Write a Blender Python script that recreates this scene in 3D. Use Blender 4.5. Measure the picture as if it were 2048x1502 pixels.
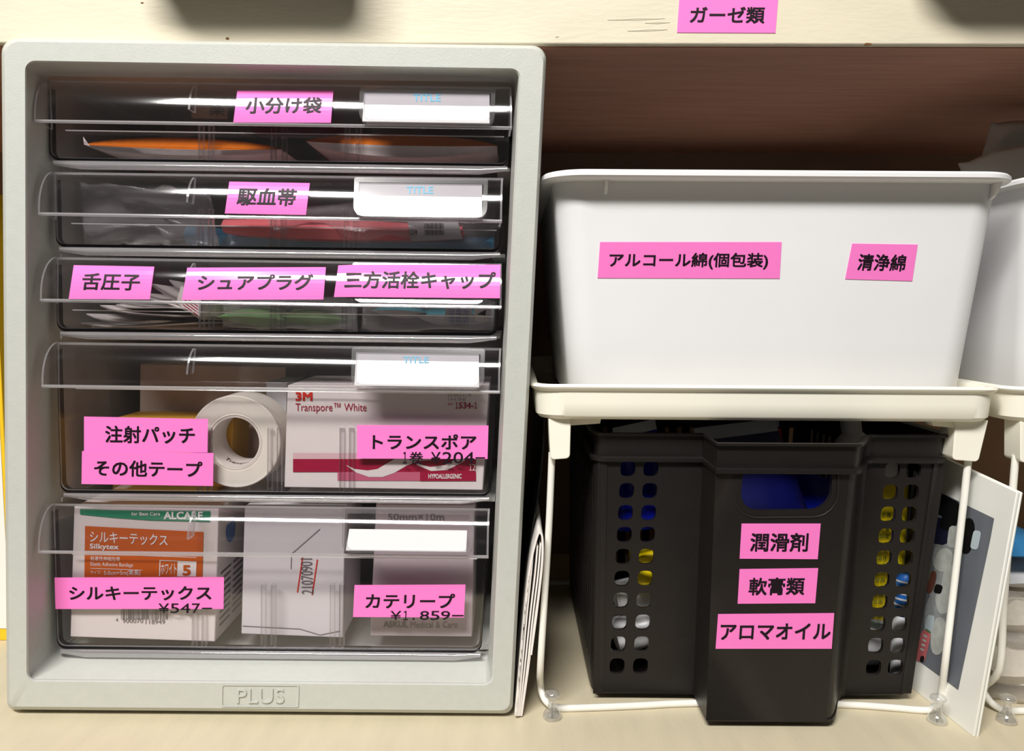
import bpy, bmesh, math, random
from mathutils import Vector as V, noise
random.seed(7)
for o in list(bpy.data.objects): bpy.data.objects.remove(o)
SC = bpy.context.scene
COL = SC.collection

# ------------------------------------------------------------------ camera
F = 1550.0
PITCH, ROLL = math.radians(5.0), math.radians(0.35)
CAM = V((0.262, -0.40, 0.2217))
fw = V((0, math.cos(PITCH), -math.sin(PITCH)))
r0 = V((1, 0, 0)); u0 = V((0, math.sin(PITCH), math.cos(PITCH)))
rt = r0*math.cos(ROLL) + u0*math.sin(ROLL)
up = u0*math.cos(ROLL) - r0*math.sin(ROLL)
cd = bpy.data.cameras.new('camera'); cam = bpy.data.objects.new('camera', cd); COL.objects.link(cam)
cd.sensor_fit = 'HORIZONTAL'; cd.sensor_width = 36; cd.lens = 36*F/2048; cd.clip_start = 0.01; cd.clip_end = 50
from mathutils import Matrix
cam.matrix_world = Matrix(((rt.x, up.x, -fw.x, CAM.x), (rt.y, up.y, -fw.y, CAM.y), (rt.z, up.z, -fw.z, CAM.z), (0, 0, 0, 1)))
SC.camera = cam
# ------------------------------------------------------------------ light
world = bpy.data.worlds.new('room_light'); SC.world = world; world.use_nodes = True
bg = world.node_tree.nodes['Background']; bg.inputs[0].default_value = (1.0, 0.95, 0.88, 1); bg.inputs[1].default_value = 0.08
ld = bpy.data.lights.new('ceiling_tube_light', 'AREA'); ld.shape = 'RECTANGLE'; ld.size = 0.75; ld.size_y = 0.20
ld.energy = 37; ld.color = (1.0, 0.975, 0.93)
lo = bpy.data.objects.new('ceiling_tube_light', ld); COL.objects.link(lo)
lo.location = (-0.10, -1.0, 1.30)
lo.rotation_euler = (V((0.26, 0.0, 0.2)) - lo.location).to_track_quat('-Z', 'Y').to_euler()
vs = SC.view_settings; vs.view_transform = 'Standard'; vs.look = 'None'; vs.gamma = 1; vs.exposure = 0.0; vs.use_curve_mapping = False
SC.cycles.transparent_max_bounces = 40; SC.cycles.max_bounces = 14; SC.cycles.transmission_bounces = 10

# ------------------------------------------------------------------ projection helpers (photo pixel on a chosen depth -> place in the room)
def ray(px, py): return fw*F + rt*(px-1024) - up*(py-751)
def W(px, py, y):
    d = ray(px, py); return CAM + d*((y-CAM.y)/d.y)
def Z(px, py, z=0.0):
    d = ray(px, py); return CAM + d*((z-CAM.z)/d.z)
def PL(px, py, p0, n):
    d = ray(px, py); return CAM + d*((p0-CAM).dot(n)/d.dot(n))
def proj(p):
    d = p-CAM; k = F/d.dot(fw); return (1024 + k*d.dot(rt), 751 - k*d.dot(up))
def lerp(a, b, t): return a + (b-a)*t
def l2(a, b, t): return (a[0]+(b[0]-a[0])*t, a[1]+(b[1]-a[1])*t)

# ------------------------------------------------------------------ materials
def lin(c):
    return tuple(((v/255)/12.92 if v/255 <= .04045 else ((v/255+.055)/1.055)**2.4) for v in c) + (1,)
MATS = {}
def pbr(name, rgb, rough=0.5, spec=0.5, var=0.06, scale=60, bump=0.0, bscale=400, metal=0, trans=0, ior=1.45, stretch=(1, 1, 1), coat=0):
    m = bpy.data.materials.new(name); m.use_nodes = True; nt = m.node_tree; b = nt.nodes['Principled BSDF']
    b.inputs['Roughness'].default_value = rough; b.inputs['Specular IOR Level'].default_value = spec
    b.inputs['Metallic'].default_value = metal; b.inputs['Transmission Weight'].default_value = trans; b.inputs['IOR'].default_value = ior
    b.inputs['Coat Weight'].default_value = coat
    tc = nt.nodes.new('ShaderNodeTexCoord'); mp = nt.nodes.new('ShaderNodeMapping'); mp.inputs['Scale'].default_value = stretch
    nt.links.new(tc.outputs['Object'], mp.inputs[0])
    n = nt.nodes.new('ShaderNodeTexNoise'); n.inputs['Scale'].default_value = scale; n.inputs['Detail'].default_value = 4
    nt.links.new(mp.outputs[0], n.inputs[0])
    r = nt.nodes.new('ShaderNodeValToRGB'); c = lin(rgb)
    r.color_ramp.elements[0].color = tuple(v*(1-var) for v in c[:3])+(1,); r.color_ramp.elements[1].color = tuple(min(1, v*(1+var)) for v in c[:3])+(1,)
    r.color_ramp.elements[0].position = .3; r.color_ramp.elements[1].position = .7
    nt.links.new(n.outputs[0], r.inputs[0]); nt.links.new(r.outputs[0], b.inputs['Base Color'])
    if bump:
        n2 = nt.nodes.new('ShaderNodeTexNoise'); n2.inputs['Scale'].default_value = bscale; n2.inputs['Detail'].default_value = 3
        nt.links.new(mp.outputs[0], n2.inputs[0])
        bp = nt.nodes.new('ShaderNodeBump'); bp.inputs['Strength'].default_value = bump; bp.inputs['Distance'].default_value = .001
        nt.links.new(n2.outputs[0], bp.inputs['Height']); nt.links.new(bp.outputs[0], b.inputs['Normal'])
    MATS[name] = m; return m
def clear(name, tint=(.95, .945, .95), rough=.06, body=0.0, bodycol=(.8, .8, .8), f0=.045, bump=0, bscale=80):
    """thin clear plastic: straight-through transmission, Schlick reflection, a little milky body"""
    m = bpy.data.materials.new(name); m.use_nodes = True; nt = m.node_tree; nt.nodes.clear()
    out = nt.nodes.new('ShaderNodeOutputMaterial'); lw = nt.nodes.new('ShaderNodeLayerWeight'); lw.inputs[0].default_value = .5
    p = nt.nodes.new('ShaderNodeMath'); p.operation = 'POWER'; p.inputs[1].default_value = 5
    nt.links.new(lw.outputs['Facing'], p.inputs[0])
    ma = nt.nodes.new('ShaderNodeMath'); ma.operation = 'MULTIPLY_ADD'; ma.inputs[1].default_value = 1-f0; ma.inputs[2].default_value = f0
    nt.links.new(p.outputs[0], ma.inputs[0])
    t = nt.nodes.new('ShaderNodeBsdfTransparent'); t.inputs[0].default_value = tint+(1,)
    g = nt.nodes.new('ShaderNodeBsdfGlossy'); g.inputs['Roughness'].default_value = rough; g.inputs[0].default_value = (1, 1, 1, 1)
    base = t.outputs[0]
    if body > 0:
        d = nt.nodes.new('ShaderNodeBsdfDiffuse'); d.inputs[0].default_value = bodycol+(1,)
        tl = nt.nodes.new('ShaderNodeBsdfTranslucent'); tl.inputs[0].default_value = bodycol+(1,)
        m0 = nt.nodes.new('ShaderNodeMixShader'); m0.inputs[0].default_value = .4
        nt.links.new(d.outputs[0], m0.inputs[1]); nt.links.new(tl.outputs[0], m0.inputs[2])
        m1 = nt.nodes.new('ShaderNodeMixShader'); m1.inputs[0].default_value = body
        nt.links.new(t.outputs[0], m1.inputs[1]); nt.links.new(m0.outputs[0], m1.inputs[2]); base = m1.outputs[0]
    mx = nt.nodes.new('ShaderNodeMixShader'); nt.links.new(ma.outputs[0], mx.inputs[0])
    nt.links.new(base, mx.inputs[1]); nt.links.new(g.outputs[0], mx.inputs[2]); nt.links.new(mx.outputs[0], out.inputs[0])
    if bump:
        n2 = nt.nodes.new('ShaderNodeTexNoise'); n2.inputs['Scale'].default_value = bscale
        bp = nt.nodes.new('ShaderNodeBump'); bp.inputs['Strength'].default_value = bump; bp.inputs['Distance'].default_value = .002
        nt.links.new(n2.outputs[0], bp.inputs['Height']); nt.links.new(bp.outputs[0], g.inputs['Normal'])
    MATS[name] = m; return m
pbr('board_paint', (222, 213, 190), .45, .4, .03, 25, .15, 120, stretch=(1, 4, 4))
pbr('floor_paint', (208, 197, 170), .4, .45, .035, 40, .12, 160, stretch=(3, .6, 1))
pbr('back_paint', (140, 112, 92), .6, .3, .08, 20)
pbr('brown_wood', (176, 128, 104), .55, .35, .12, 30, .1, 100, stretch=(.6, 8, 8))
pbr('grey_plastic', (195, 197, 191), .42, .45, .02, 200, .12, 1400)
pbr('white_plastic', (238, 238, 240), .38, .45, .01, 30)
pbr('cream_plastic', (250, 246, 231), .38, .45, .012, 30)
pbr('wire_white', (240, 238, 230), .32, .5, .02, 60)
pbr('black_plastic', (30, 26, 25), .42, .4, .08, 90, .12, 900)
pbr('pink_tape', (250, 128, 206), .42, .35, .012, 80)
pbr('pink_gloss', (250, 128, 206), .16, .5, .012, 80)
pbr('ink', (26, 16, 26), .5, .3, .02)
pbr('white_card', (246, 246, 246), .45, .3, .01)
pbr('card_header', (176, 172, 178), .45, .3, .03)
pbr('cyan_ink', (110, 190, 225), .5, .3, .01)
pbr('carton_white', (236, 228, 226), .55, .3, .02, 40)
pbr('carton_cool', (226, 222, 226), .55, .3, .02, 40)
pbr('carton_pinkish', (214, 200, 204), .55, .3, .02, 40)
pbr('carton_side', (205, 205, 206), .6, .3, .03, 40)
pbr('cardboard', (224, 204, 186), .7, .2, .06, 80)
pbr('print_orange', (206, 98, 30), .5, .3, .02)
pbr('print_green', (22, 138, 100), .5, .3, .02)
pbr('print_white', (245, 242, 240), .5, .3, .01)
pbr('print_red', (214, 52, 42), .5, .3, .02)
pbr('print_crimson', (166, 22, 62), .5, .3, .02)
pbr('print_rose', (206, 104, 132), .5, .3, .02)
pbr('print_palepink', (226, 190, 196), .5, .3, .02)
pbr('print_grey', (110, 104, 108), .5, .3, .02)
pbr('print_lightgrey', (196, 192, 192), .5, .3, .02)
pbr('print_blue', (40, 110, 190), .5, .3, .02)
pbr('orange_packet', (226, 120, 32), .5, .35, .06, 120, .2, 300)
pbr('packet_paper', (242, 230, 226), .6, .3, .03, 90, .2, 300)
pbr('rubber_red', (218, 106, 112), .35, .5, .05, 60)
pbr('rubber_blue', (92, 152, 190), .35, .5, .05, 60)
pbr('sleeve_paper', (236, 230, 226), .6, .3, .03, 90)
pbr('green_pack', (132, 172, 118), .5, .4, .15, 120)
pbr('aqua_pack', (98, 176, 190), .4, .5, .2, 120)
pbr('tape_cloth', (240, 234, 222), .6, .3, .03, 150)
pbr('tape_core', (238, 230, 224), .5, .4, .01)
pbr('carton_yellow', (222, 168, 54), .5, .35, .05, 50)
pbr('medicine_yellow', (250, 222, 20), .35, .5, .05, 60)
pbr('navy_pouch', (10, 13, 66), .25, .5, .15, 50)
pbr('blue_pouch', (16, 28, 150), .22, .55, .1, 50)
pbr('silver_seal', (200, 204, 212), .3, .5, .05, 80)
pbr('red_trim', (200, 30, 40), .4, .4, .02)
pbr('stripe_blue', (40, 110, 200), .4, .4, .05)
pbr('tube_white', (232, 232, 236), .3, .5, .03, 40)
pbr('paper_page', (240, 234, 230), .6, .25, .03, 60)
pbr('black_gloss', (14, 14, 15), .18, .5, .05, 50)
pbr('photo_grey', (104, 108, 116), .3, .4, .06, 50)
pbr('photo_navy', (26, 30, 52), .3, .4, .2, 80)
pbr('photo_black', (20, 20, 22), .3, .4, .1, 80)
pbr('photo_clear', (148, 152, 152), .3, .4, .22, 160)
pbr('photo_pale', (184, 187, 182), .3, .4, .16, 160)
pbr('photo_brown', (104, 62, 54), .3, .4, .2, 120)
pbr('photo_pink', (196, 104, 108), .3, .4, .12, 120)
pbr('photo_green', (96, 128, 84), .3, .4, .1)
pbr('photo_cap', (186, 200, 206), .3, .4, .1)
pbr('card_white', (238, 238, 232), .35, .45, .015, 30)
pbr('book_yellow', (240, 196, 40), .4, .4, .03, 40)
pbr('gauze', (232, 224, 208), .75, .2, .06, 300, .3, 700)
pbr('blue_label', (44, 120, 176), .35, .5, .1, 60)
pbr('dark_green', (46, 84, 56), .4, .4, .15, 60)
pbr('foot_gap_black', (16, 15, 16), .2, .5, .03)  # black for the cabinet feet and the painted shade line round each tray
pbr('chip_brown', (120, 84, 52), .8, .2, .2, 600)
pbr('bin_grey', (190, 190, 186), .5, .4, .03)
pbr('steel', (180, 180, 182), .25, .5, .02, metal=1)
pbr('pin_glass', (255, 255, 255), .03, .5, 0, trans=1, ior=1.47)
clear('clear', (.93, .922, .93), .07)
clear('clear_hood', (.955, .95, .955), .085, 0, (.8, .78, .8), .055)
clear('clear_edge', (.8, .79, .8), .12, .34, (.86, .84, .86), .12)
clear('clear_rim', (.86, .85, .86), .1, .10, (.85, .84, .85), .09)
clear('pin_clear', (.93, .93, .93), .05, .16, (.95, .95, .95), .2)
clear('clear_lip', (.80, .78, .80), .10, .30, (.9, .88, .9), .22)
clear('film', (.95, .945, .945), .16, .15, (.92, .9, .9), .16, 1.0, 120)
clear('film_milky', (.9, .9, .88), .2, .5, (.86, .87, .8), .06, .4, 120)

# ------------------------------------------------------------------ object helpers
ORG = {}
def empty(name, loc):
    o = bpy.data.objects.new(name, None); COL.objects.link(o); o.empty_display_size = .02
    o.location = loc; ORG[o.name] = V(loc); return o
def tag(o, label, cat, group=None):
    o['label'] = label; o['category'] = cat
    if group: o['group'] = group
    return o
def struct(o):
    o['kind'] = 'structure'; return o
class MB:
    def __init__(s): s.v = []; s.f = []; s.m = []
    def add(s, vs_, fs, mi=0):
        k = len(s.v); s.v += [V(p) for p in vs_]
        for f in fs: s.f.append([k+i for i in f]); s.m.append(mi)
    def poly(s, pts, mi=0): s.add(pts, [list(range(len(pts)))], mi)
    def bridge(s, A, B, mi=0, closed=True):
        n = len(A); k = len(s.v); s.v += [V(p) for p in A] + [V(p) for p in B]
        for i in range(n if closed else n-1):
            j = (i+1) % n; s.f.append([k+i, k+j, k+n+j, k+n+i]); s.m.append(mi)
    def loops(s, Ls, mi=0, cap0=False, cap1=False, closed=True):
        for a, b in zip(Ls, Ls[1:]): s.bridge(a, b, mi, closed)
        if cap0: s.poly(Ls[0], mi)
        if cap1: s.poly(Ls[-1], mi)
    def prism(s, A, B, mi=0, side=None):
        s.poly(A, mi); s.poly(list(reversed(B)), mi); s.bridge(A, B, mi if side is None else side)
    def box(s, lo_, hi, mi=0):
        x0, y0, z0 = lo_; x1, y1, z1 = hi
        s.prism([(x0, y0, z0), (x1, y0, z0), (x1, y0, z1), (x0, y0, z1)], [(x0, y1, z0), (x1, y1, z0), (x1, y1, z1), (x0, y1, z1)], mi)
    def tube(s, pts, r, n=10, mi=0, cap=True):
        pts = [V(p) for p in pts]; prev = None; rings = []
        for i, p in enumerate(pts):
            t = (pts[min(i+1, len(pts)-1)] - pts[max(i-1, 0)]).normalized()
            a = prev if prev is not None else (V((0, 1, 0)) if abs(t.y) < .9 else V((1, 0, 0)))
            a = (a - t*a.dot(t)).normalized(); prev = a; b = t.cross(a)
            rr = r[i] if isinstance(r, (list, tuple)) else r
            rings.append([p + (a*math.cos(2*math.pi*k/n) + b*math.sin(2*math.pi*k/n))*rr for k in range(n)])
        s.loops(rings, mi, cap, cap)
    def lathe(s, base, prof, n=20, mi=0, axis=V((0, 0, 1)), ax=V((1, 0, 0))):
        ay = axis.cross(ax); base = V(base)
        s.loops([[base + axis*h + (ax*math.cos(2*math.pi*k/n) + ay*math.sin(2*math.pi*k/n))*max(r, 1e-5) for k in range(n)] for r, h in prof], mi, True, True)
    def build(s, name, mats, parent=None, smooth=None, bevel=0, solid=0, origin=None, merge=True, recalc=True):
        me = bpy.data.meshes.new(name)
        if origin is None:
            xs = [p.x for p in s.v]; ys = [p.y for p in s.v]; zs = [p.z for p in s.v]
            origin = V(((min(xs)+max(xs))/2, (min(ys)+max(ys))/2, min(zs)))
        me.from_pydata([tuple(p-origin) for p in s.v], [], s.f)
        if isinstance(mats, str): mats = [mats]
        for m in mats: me.materials.append(MATS[m])
        for p, mi in zip(me.polygons, s.m): p.material_index = mi
        if merge or recalc:
            bm = bmesh.new(); bm.from_mesh(me)
            if merge: bmesh.ops.remove_doubles(bm, verts=bm.verts, dist=2e-6)
            if recalc: bmesh.ops.recalc_face_normals(bm, faces=bm.faces)
            bm.to_mesh(me); bm.free()
        if smooth:
            for p in me.polygons: p.use_smooth = True
            me.set_sharp_from_angle(angle=math.radians(smooth))
        o = bpy.data.objects.new(name, me); COL.objects.link(o); ORG[o.name] = origin
        if parent is not None:
            o.parent = parent; o.location = origin - ORG[parent.name]
        else: o.location = origin
        if bevel:
            b = o.modifiers.new('soft_edges', 'BEVEL'); b.width = bevel; b.segments = 2; b.limit_method = 'ANGLE'; b.angle_limit = .7
            for p in me.polygons: p.use_smooth = True
            me.set_sharp_from_angle(angle=math.radians(50))
        if solid:
            m = o.modifiers.new('thickness', 'SOLIDIFY'); m.thickness = solid; m.offset = 0
        return o
def rr_px(c, r, n=6):
    """rounded quad outline in photo pixels; c = TL, TR, BR, BL; r one radius or four"""
    rs = r if isinstance(r, (list, tuple)) else [r]*4
    out = []
    for i in range(4):
        p = V(c[i]); a = (V(c[i-1])-p).normalized()*rs[i]; b = (V(c[(i+1) % 4])-p).normalized()*rs[i]
        for k in range(n+1):
            th = k/n*math.pi/2
            out.append(tuple(p + a*(1-math.sin(th)) + b*(1-math.cos(th))))
    return out
def at(loop, y): return [W(px, py, y) for px, py in loop]
def rr_xy(x0, x1, y0, y1, z, r, n=6, zf=None):
    out = []
    for cx, cy, a0 in ((x0+r, y0+r, 180), (x1-r, y0+r, 270), (x1-r, y1-r, 0), (x0+r, y1-r, 90)):
        for k in range(n+1):
            a = math.radians(a0 + 90*k/n); x = cx + r*math.cos(a); y = cy + r*math.sin(a)
            out.append(V((x, y, z + (zf(x) if zf else 0))))
    return out
def plate(mb, q, y, th, mi=0, side=None):
    A = at(q, y); mb.prism(A, [p + V((0, th, 0)) for p in A], mi, side)
def bil(q, u, v):   # q = TL TR BR BL, v downward
    a = l2(q[0], q[1], u); b = l2(q[3], q[2], u); return l2(a, b, v)

# ---- lettering: glyph outlines from the built-in font, laid on a surface function
TXT = {}
def glyphs(s, cuts=0, space=1.0):
    key = (s, cuts, space)
    if key in TXT: return TXT[key]
    cu = bpy.data.curves.new('t', 'FONT'); cu.body = s; cu.size = 1; cu.resolution_u = 3; cu.fill_mode = 'FRONT'; cu.space_character = space
    ob = bpy.data.objects.new('t', cu); COL.objects.link(ob)
    dg = bpy.context.evaluated_depsgraph_get(); me = ob.evaluated_get(dg).to_mesh()
    bm = bmesh.new(); bm.from_mesh(me); bmesh.ops.triangulate(bm, faces=bm.faces)
    ys = [v.co.y for v in bm.verts]; xs = [v.co.x for v in bm.verts]
    x0, x1, y0, y1 = min(xs), max(xs), min(ys), max(ys)
    if cuts:
        for i in range(1, cuts):
            yy = y0 + (y1-y0)*i/cuts
            bmesh.ops.bisect_plane(bm, geom=bm.verts[:]+bm.edges[:]+bm.faces[:], plane_co=(0, yy, 0), plane_no=(0, 1, 0))
    bm.verts.index_update()
    vs_ = [((v.co.x-x0)/(x1-x0), (y1-v.co.y)/(y1-y0)) for v in bm.verts]
    fs = [[v.index for v in f.verts] for f in bm.faces]
    bm.free(); ob.evaluated_get(dg).to_mesh_clear(); bpy.data.objects.remove(ob); bpy.data.curves.remove(cu)
    TXT[key] = (vs_, fs, x1-x0, y1-y0); return TXT[key]
def letter(mb, s, rect, S, mi=1, bold=.012, skew=0.0, slope=0.0, cuts=0, space=1.0, rot=None):
    """rect = x0,y0,x1,y1 in photo pixels; S maps a photo pixel to the surface; skew/slope follow the label's lean"""
    vs_, fs, w_, h_ = glyphs(s, cuts, space); x0, y0, x1, y1 = rect; yc = (y0+y1)/2; xc = (x0+x1)/2
    # heavier strokes: the outline printed again a hair's breadth to each side
    for kk, (ou, ov) in enumerate(((-1, -1), (1, -1), (-1, 1), (1, 1)) if bold > 0 else ((0, 0),)):
        pts = []
        for u, v in vs_:
            u = u+ou*bold/w_; v = v+ov*bold/h_
            if rot: u, v = rot(u, v)
            px, py = x0+(x1-x0)*u, y0+(y1-y0)*v
            p = S(px + skew*(py-yc), py + slope*(px-xc)); pts.append(p + V((0, -1, .15))*(2.5e-5*kk))
        mb.add(pts, fs, mi)
def quadlean(q):
    h = (q[3][1]+q[2][1]-q[0][1]-q[1][1])/2; w = (q[1][0]+q[2][0]-q[0][0]-q[3][0])/2
    return ((q[3][0]-q[0][0]+q[2][0]-q[1][0])/2/h, (q[1][1]-q[0][1]+q[2][1]-q[3][1])/2/w)
def sticker(parent, q, texts, S, mat='pink_tape', cuts=0, lbl=None, bold=.02, seg=1, nrm=V((0, -1, 0)), name='label_sticker', ink='ink'):
    """pink label tape: q = four photo pixel corners, S(px,py,off) the surface it is stuck on"""
    mb = MB(); n = seg
    top = [[S(*bil(q, u/8, v/n), .0003) for u in range(9)] for v in range(n+1)]
    bot = [[S(*bil(q, u/8, v/n), .00002) for u in range(9)] for v in range(n+1)]
    for a, b in zip(top, top[1:]): mb.bridge(a, b, 0, False)
    for a, b in zip(bot, bot[1:]): mb.bridge(a, b, 0, False)
    ring = lambda g: g[0] + [r[-1] for r in g[1:]] + g[-1][-2::-1] + [r[0] for r in g[-2:0:-1]]
    mb.bridge(ring(top), ring(bot), 0)
    sk, sl = quadlean(q)
    for t in texts:
        s, rect = t[0], t[1]; b = t[2] if len(t) > 2 else bold
        letter(mb, s, rect, lambda x, y: S(x, y, .00042), 1, b, sk, sl, cuts)
    o = mb.build(name, [mat, ink], parent, smooth=40 if seg > 1 else None, recalc=False, merge=False)
    if lbl: o['label'] = lbl
    return o
def flat(y): return lambda px, py, off=0: W(px, py, y-off)
def onplane(p0, n): return lambda px, py, off=0: PL(px, py, p0, n) + n*off

# ================================================================== THE SETTING
BACK = .285
mb = MB(); mb.box((-.30, -.14, -.03), (1.0, BACK, 0)); floor = struct(mb.build('floor', 'floor_paint', bevel=.001))
mb = MB(); mb.box((-.30, BACK, -.03), (1.0, BACK+.012, .47)); struct(mb.build('wall_back', 'back_paint'))
BZ = W(1024, 88.5, .01).z
mb = MB(); bz0, bz1 = W(0, 85, .01).z, W(2048, 90.5, .01).z
mb.prism([(-.30, .01, bz0-.002), (1.0, .01, bz1+.002), (1.0, .01, BZ+.042), (-.30, .01, BZ+.042)], [(-.30, BACK, bz0-.002), (1.0, BACK, bz1+.002), (1.0, BACK, BZ+.042), (-.30, BACK, BZ+.042)])
ceil = struct(mb.build('ceiling', 'board_paint', bevel=.0012))
mb = MB(); mb.prism([(-.299, .0125, bz0-.0026), (.999, .0125, bz1+.0014), (.999, .0125, bz1+.003), (-.299, .0125, bz0-.001)], [(-.299, BACK, bz0-.0026), (.999, BACK, bz1+.0014), (.999, BACK, bz1+.003), (-.299, BACK, bz0-.001)])
mb.build('underside_panel', 'brown_wood', ceil)
mb = MB(); mb.box((-.312, -.02, -.03), (-.30, BACK, .47)); struct(mb.build('wall_left', 'board_paint'))  # unseen side wall, added to close the light in
mb = MB(); mb.box((1.0, -.02, -.03), (1.012, BACK, .47)); struct(mb.build('wall_right', 'board_paint'))  # likewise unseen, added to close off light on the right
sticker(ceil, [(1359, -10), (1557, -10), (1551, 66), (1354, 65)], [('ガーゼ類', (1381, 14, 1529, 46))], flat(.01), lbl='pink label reading ガーゼ類')
for (x, y, w, h) in ((449, 74, 11, 6), (1726, 85, 20, 6), (280, 4, 8, 3)):
    mb = MB(); A = [W(x+w*.5*(1+math.cos(a*.8)*random.uniform(.6, 1)), y+h*.5*(1+math.sin(a*.8)*random.uniform(.6, 1)), .0098) for a in range(8)]
    mb.prism(A, [p+V((0, .001, 0)) for p in A]); mb.build('paint_chip', 'chip_brown', ceil)
for (x0, y0, x1, y1) in ((1215, 40, 1330, 37), (1290, 46, 1340, 45), (1255, 62, 1335, 59), (1110, 74, 1118, 73)):
    mb = MB(); A = [W(x0, y0, .0098), W((x0+x1)/2, (y0+y1)/2-1.5, .0096), W(x1, y1, .0098), W((x0+x1)/2, (y0+y1)/2+1.5, .0098)]
    mb.prism(A, [p+V((0, .001, 0)) for p in A]); mb.build('scratch', 'board_paint', ceil)
# bins on the shelf above, just past the top of the picture; their shadows fall on the board's face
for (xa, xb, d, lab) in ((300, 712, .044, 'grey bin on the shelf above the drawer cabinet, casting the shadow at the top left'), (1800, 2330, .040, 'grey bin on the shelf above, casting the shadow at the top right corner')):
    mb = MB(); a = W(xa, 20, .01).x; b = W(xb, 20, .01).x; zt = BZ+.042
    mb.loops([rr_xy(a, b, .01-d, .20, zt, .012), rr_xy(a-.003, b+.003, .007-d, .203, zt+.10, .012), rr_xy(a+.001, b-.001, .011-d, .199, zt+.10, .011), rr_xy(a+.003, b-.003, .013-d, .197, zt+.004, .01)], 0, True, True)
    tag(mb.build('storage_bin', 'bin_grey', smooth=40), lab, 'bin')

# ================================================================== DRAWER CABINET
CABO = V((.136, 0.02, 0))
cab = tag(empty('drawer_cabinet', CABO), 'light grey desktop cabinet with five clear plastic drawers and pink labels', 'cabinet')
OUT = [(3, 77), (1094, 91.5), (1025, 1427), (14, 1419)]
INN = [(55, 126), (1037, 142), (982, 1366), (58, 1358)]
REC = [(95, 153), (1030, 165), (976, 1323), (101, 1316)]
def grow(c, d): return [(c[0][0]-d, c[0][1]-d), (c[1][0]+d, c[1][1]-d), (c[2][0]+d, c[2][1]+d), (c[3][0]-d, c[3][1]+d)]
YF = .0215     # drawer face depth
mb = MB(); CB = .262
ro = [30, 30, 18, 16]
lo_out = at(rr_px(OUT, ro), .0045); lo1 = at(rr_px(grow(OUT, -1.5), ro), .0016); lo2 = at(rr_px(grow(OUT, -6), ro), 0)
li0 = at(rr_px(grow(INN, 5), 20), 0); li1 = at(rr_px(grow(INN, 1.2), 16), .0012); li2 = at(rr_px(INN, 14), .004)
lr = at(rr_px(REC, 9), YF+.001)
lrb = [p+V((0, CB-.02-YF, 0)) for p in lr]
lob = [p+V((0, CB-.0045, 0)) for p in lo_out]
mb.loops([lob, lo_out, lo1, lo2, li0, li1, li2, lr, lrb], 0, True, True)
mb.build('cabinet_frame', 'grey_plastic', cab, smooth=28)
for sx in (60, 960):          # feet
    for yy in (.012, .22):
        p = W(sx, 1423, 0); mb = MB(); mb.box((p.x-.012, yy, 0), (p.x+.012, yy+.02, .0035)); mb.build('foot', 'foot_gap_black', cab)
# embossed maker's plaque
mb = MB(); q = [(443, 1369), (598, 1370), (597, 1415), (442, 1414)]; lean = 0
fr = rr_px(q, 2, 1); fi = rr_px(grow(q, -2.5), 2, 1)
mb.loops([at(fr, .0002), at(fr, -.0005), at(fi, -.0005), at(fi, .0002)], 0)
vs_, fs = glyphs('PLUS')[:2]     # raised letters with real thickness
pf = [W(473+95*u, 1378+29*v, -.0008) for u, v in vs_]; pk = [p+V((0, .0009, 0)) for p in pf]; nv = len(pf)
cnt = {}
for f3 in fs:
    for a, b in zip(f3, f3[1:]+f3[:1]): cnt.setdefault(frozenset((a, b)), []).append((a, b))
mb.add(pf+pk, fs + [[e[0][1], e[0][0], e[0][0]+nv, e[0][1]+nv] for e in cnt.values() if len(e) == 1], 0)
mb.build('maker_plaque', 'grey_plastic', cab, recalc=False)
# drawer data: hood top L/R, hood bottom L/R, body bottom line L/R, body left/right at top and bottom, lip height
DR = [
    dict(ht=[(97, 161), (1021, 174)], hb=[(68, 240), (1024, 254)], bl=[(101, 315), (1016, 327)], bt=[(100, 163), (1020, 176)], lip=18, ribs=[401, 421, 546, 568, 694, 716], rt=250, hold=(718, 993), sh=1),
    dict(ht=[(108, 344), (1007, 356)], hb=[(76, 426), (1004, 441)], bl=[(113, 488), (1001, 499)], bt=[(111, 346), (1006, 358)], lip=17, ribs=[400, 420, 545, 566, 692, 711], rt=418, hold=(707, 978), sh=1),
    dict(ht=[(114, 514), (1003, 527)], hb=[(80, 599), (1003, 613)], bl=[(115, 657), (994, 666)], bt=[(113, 516), (1000, 529)], lip=16, ribs=[402, 421, 545, 565, 688, 708], rt=608, hold=(704, 975), sh=1),
    dict(ht=[(115, 684), (1003, 696)], hb=[(83, 771), (1000, 783)], bl=[(122, 980), (979, 988)], bt=[(114, 686), (1000, 698)], lip=15, ribs=[398, 417, 539, 558, 683, 702], rt=856, hold=(702, 972), sh=0),
    dict(ht=[(106, 1007), (980, 1017)], hb=[(76, 1103), (977, 1113)], bl=[(115, 1292), (962, 1300)], bt=[(106, 1009), (976, 1019)], lip=17, ribs=[388, 407, 526, 546, 664, 683], rt=1170, hold=(684, 950), sh=0),
]
HD = .0135
drawers = []; HS = []; HPLS = []
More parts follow.
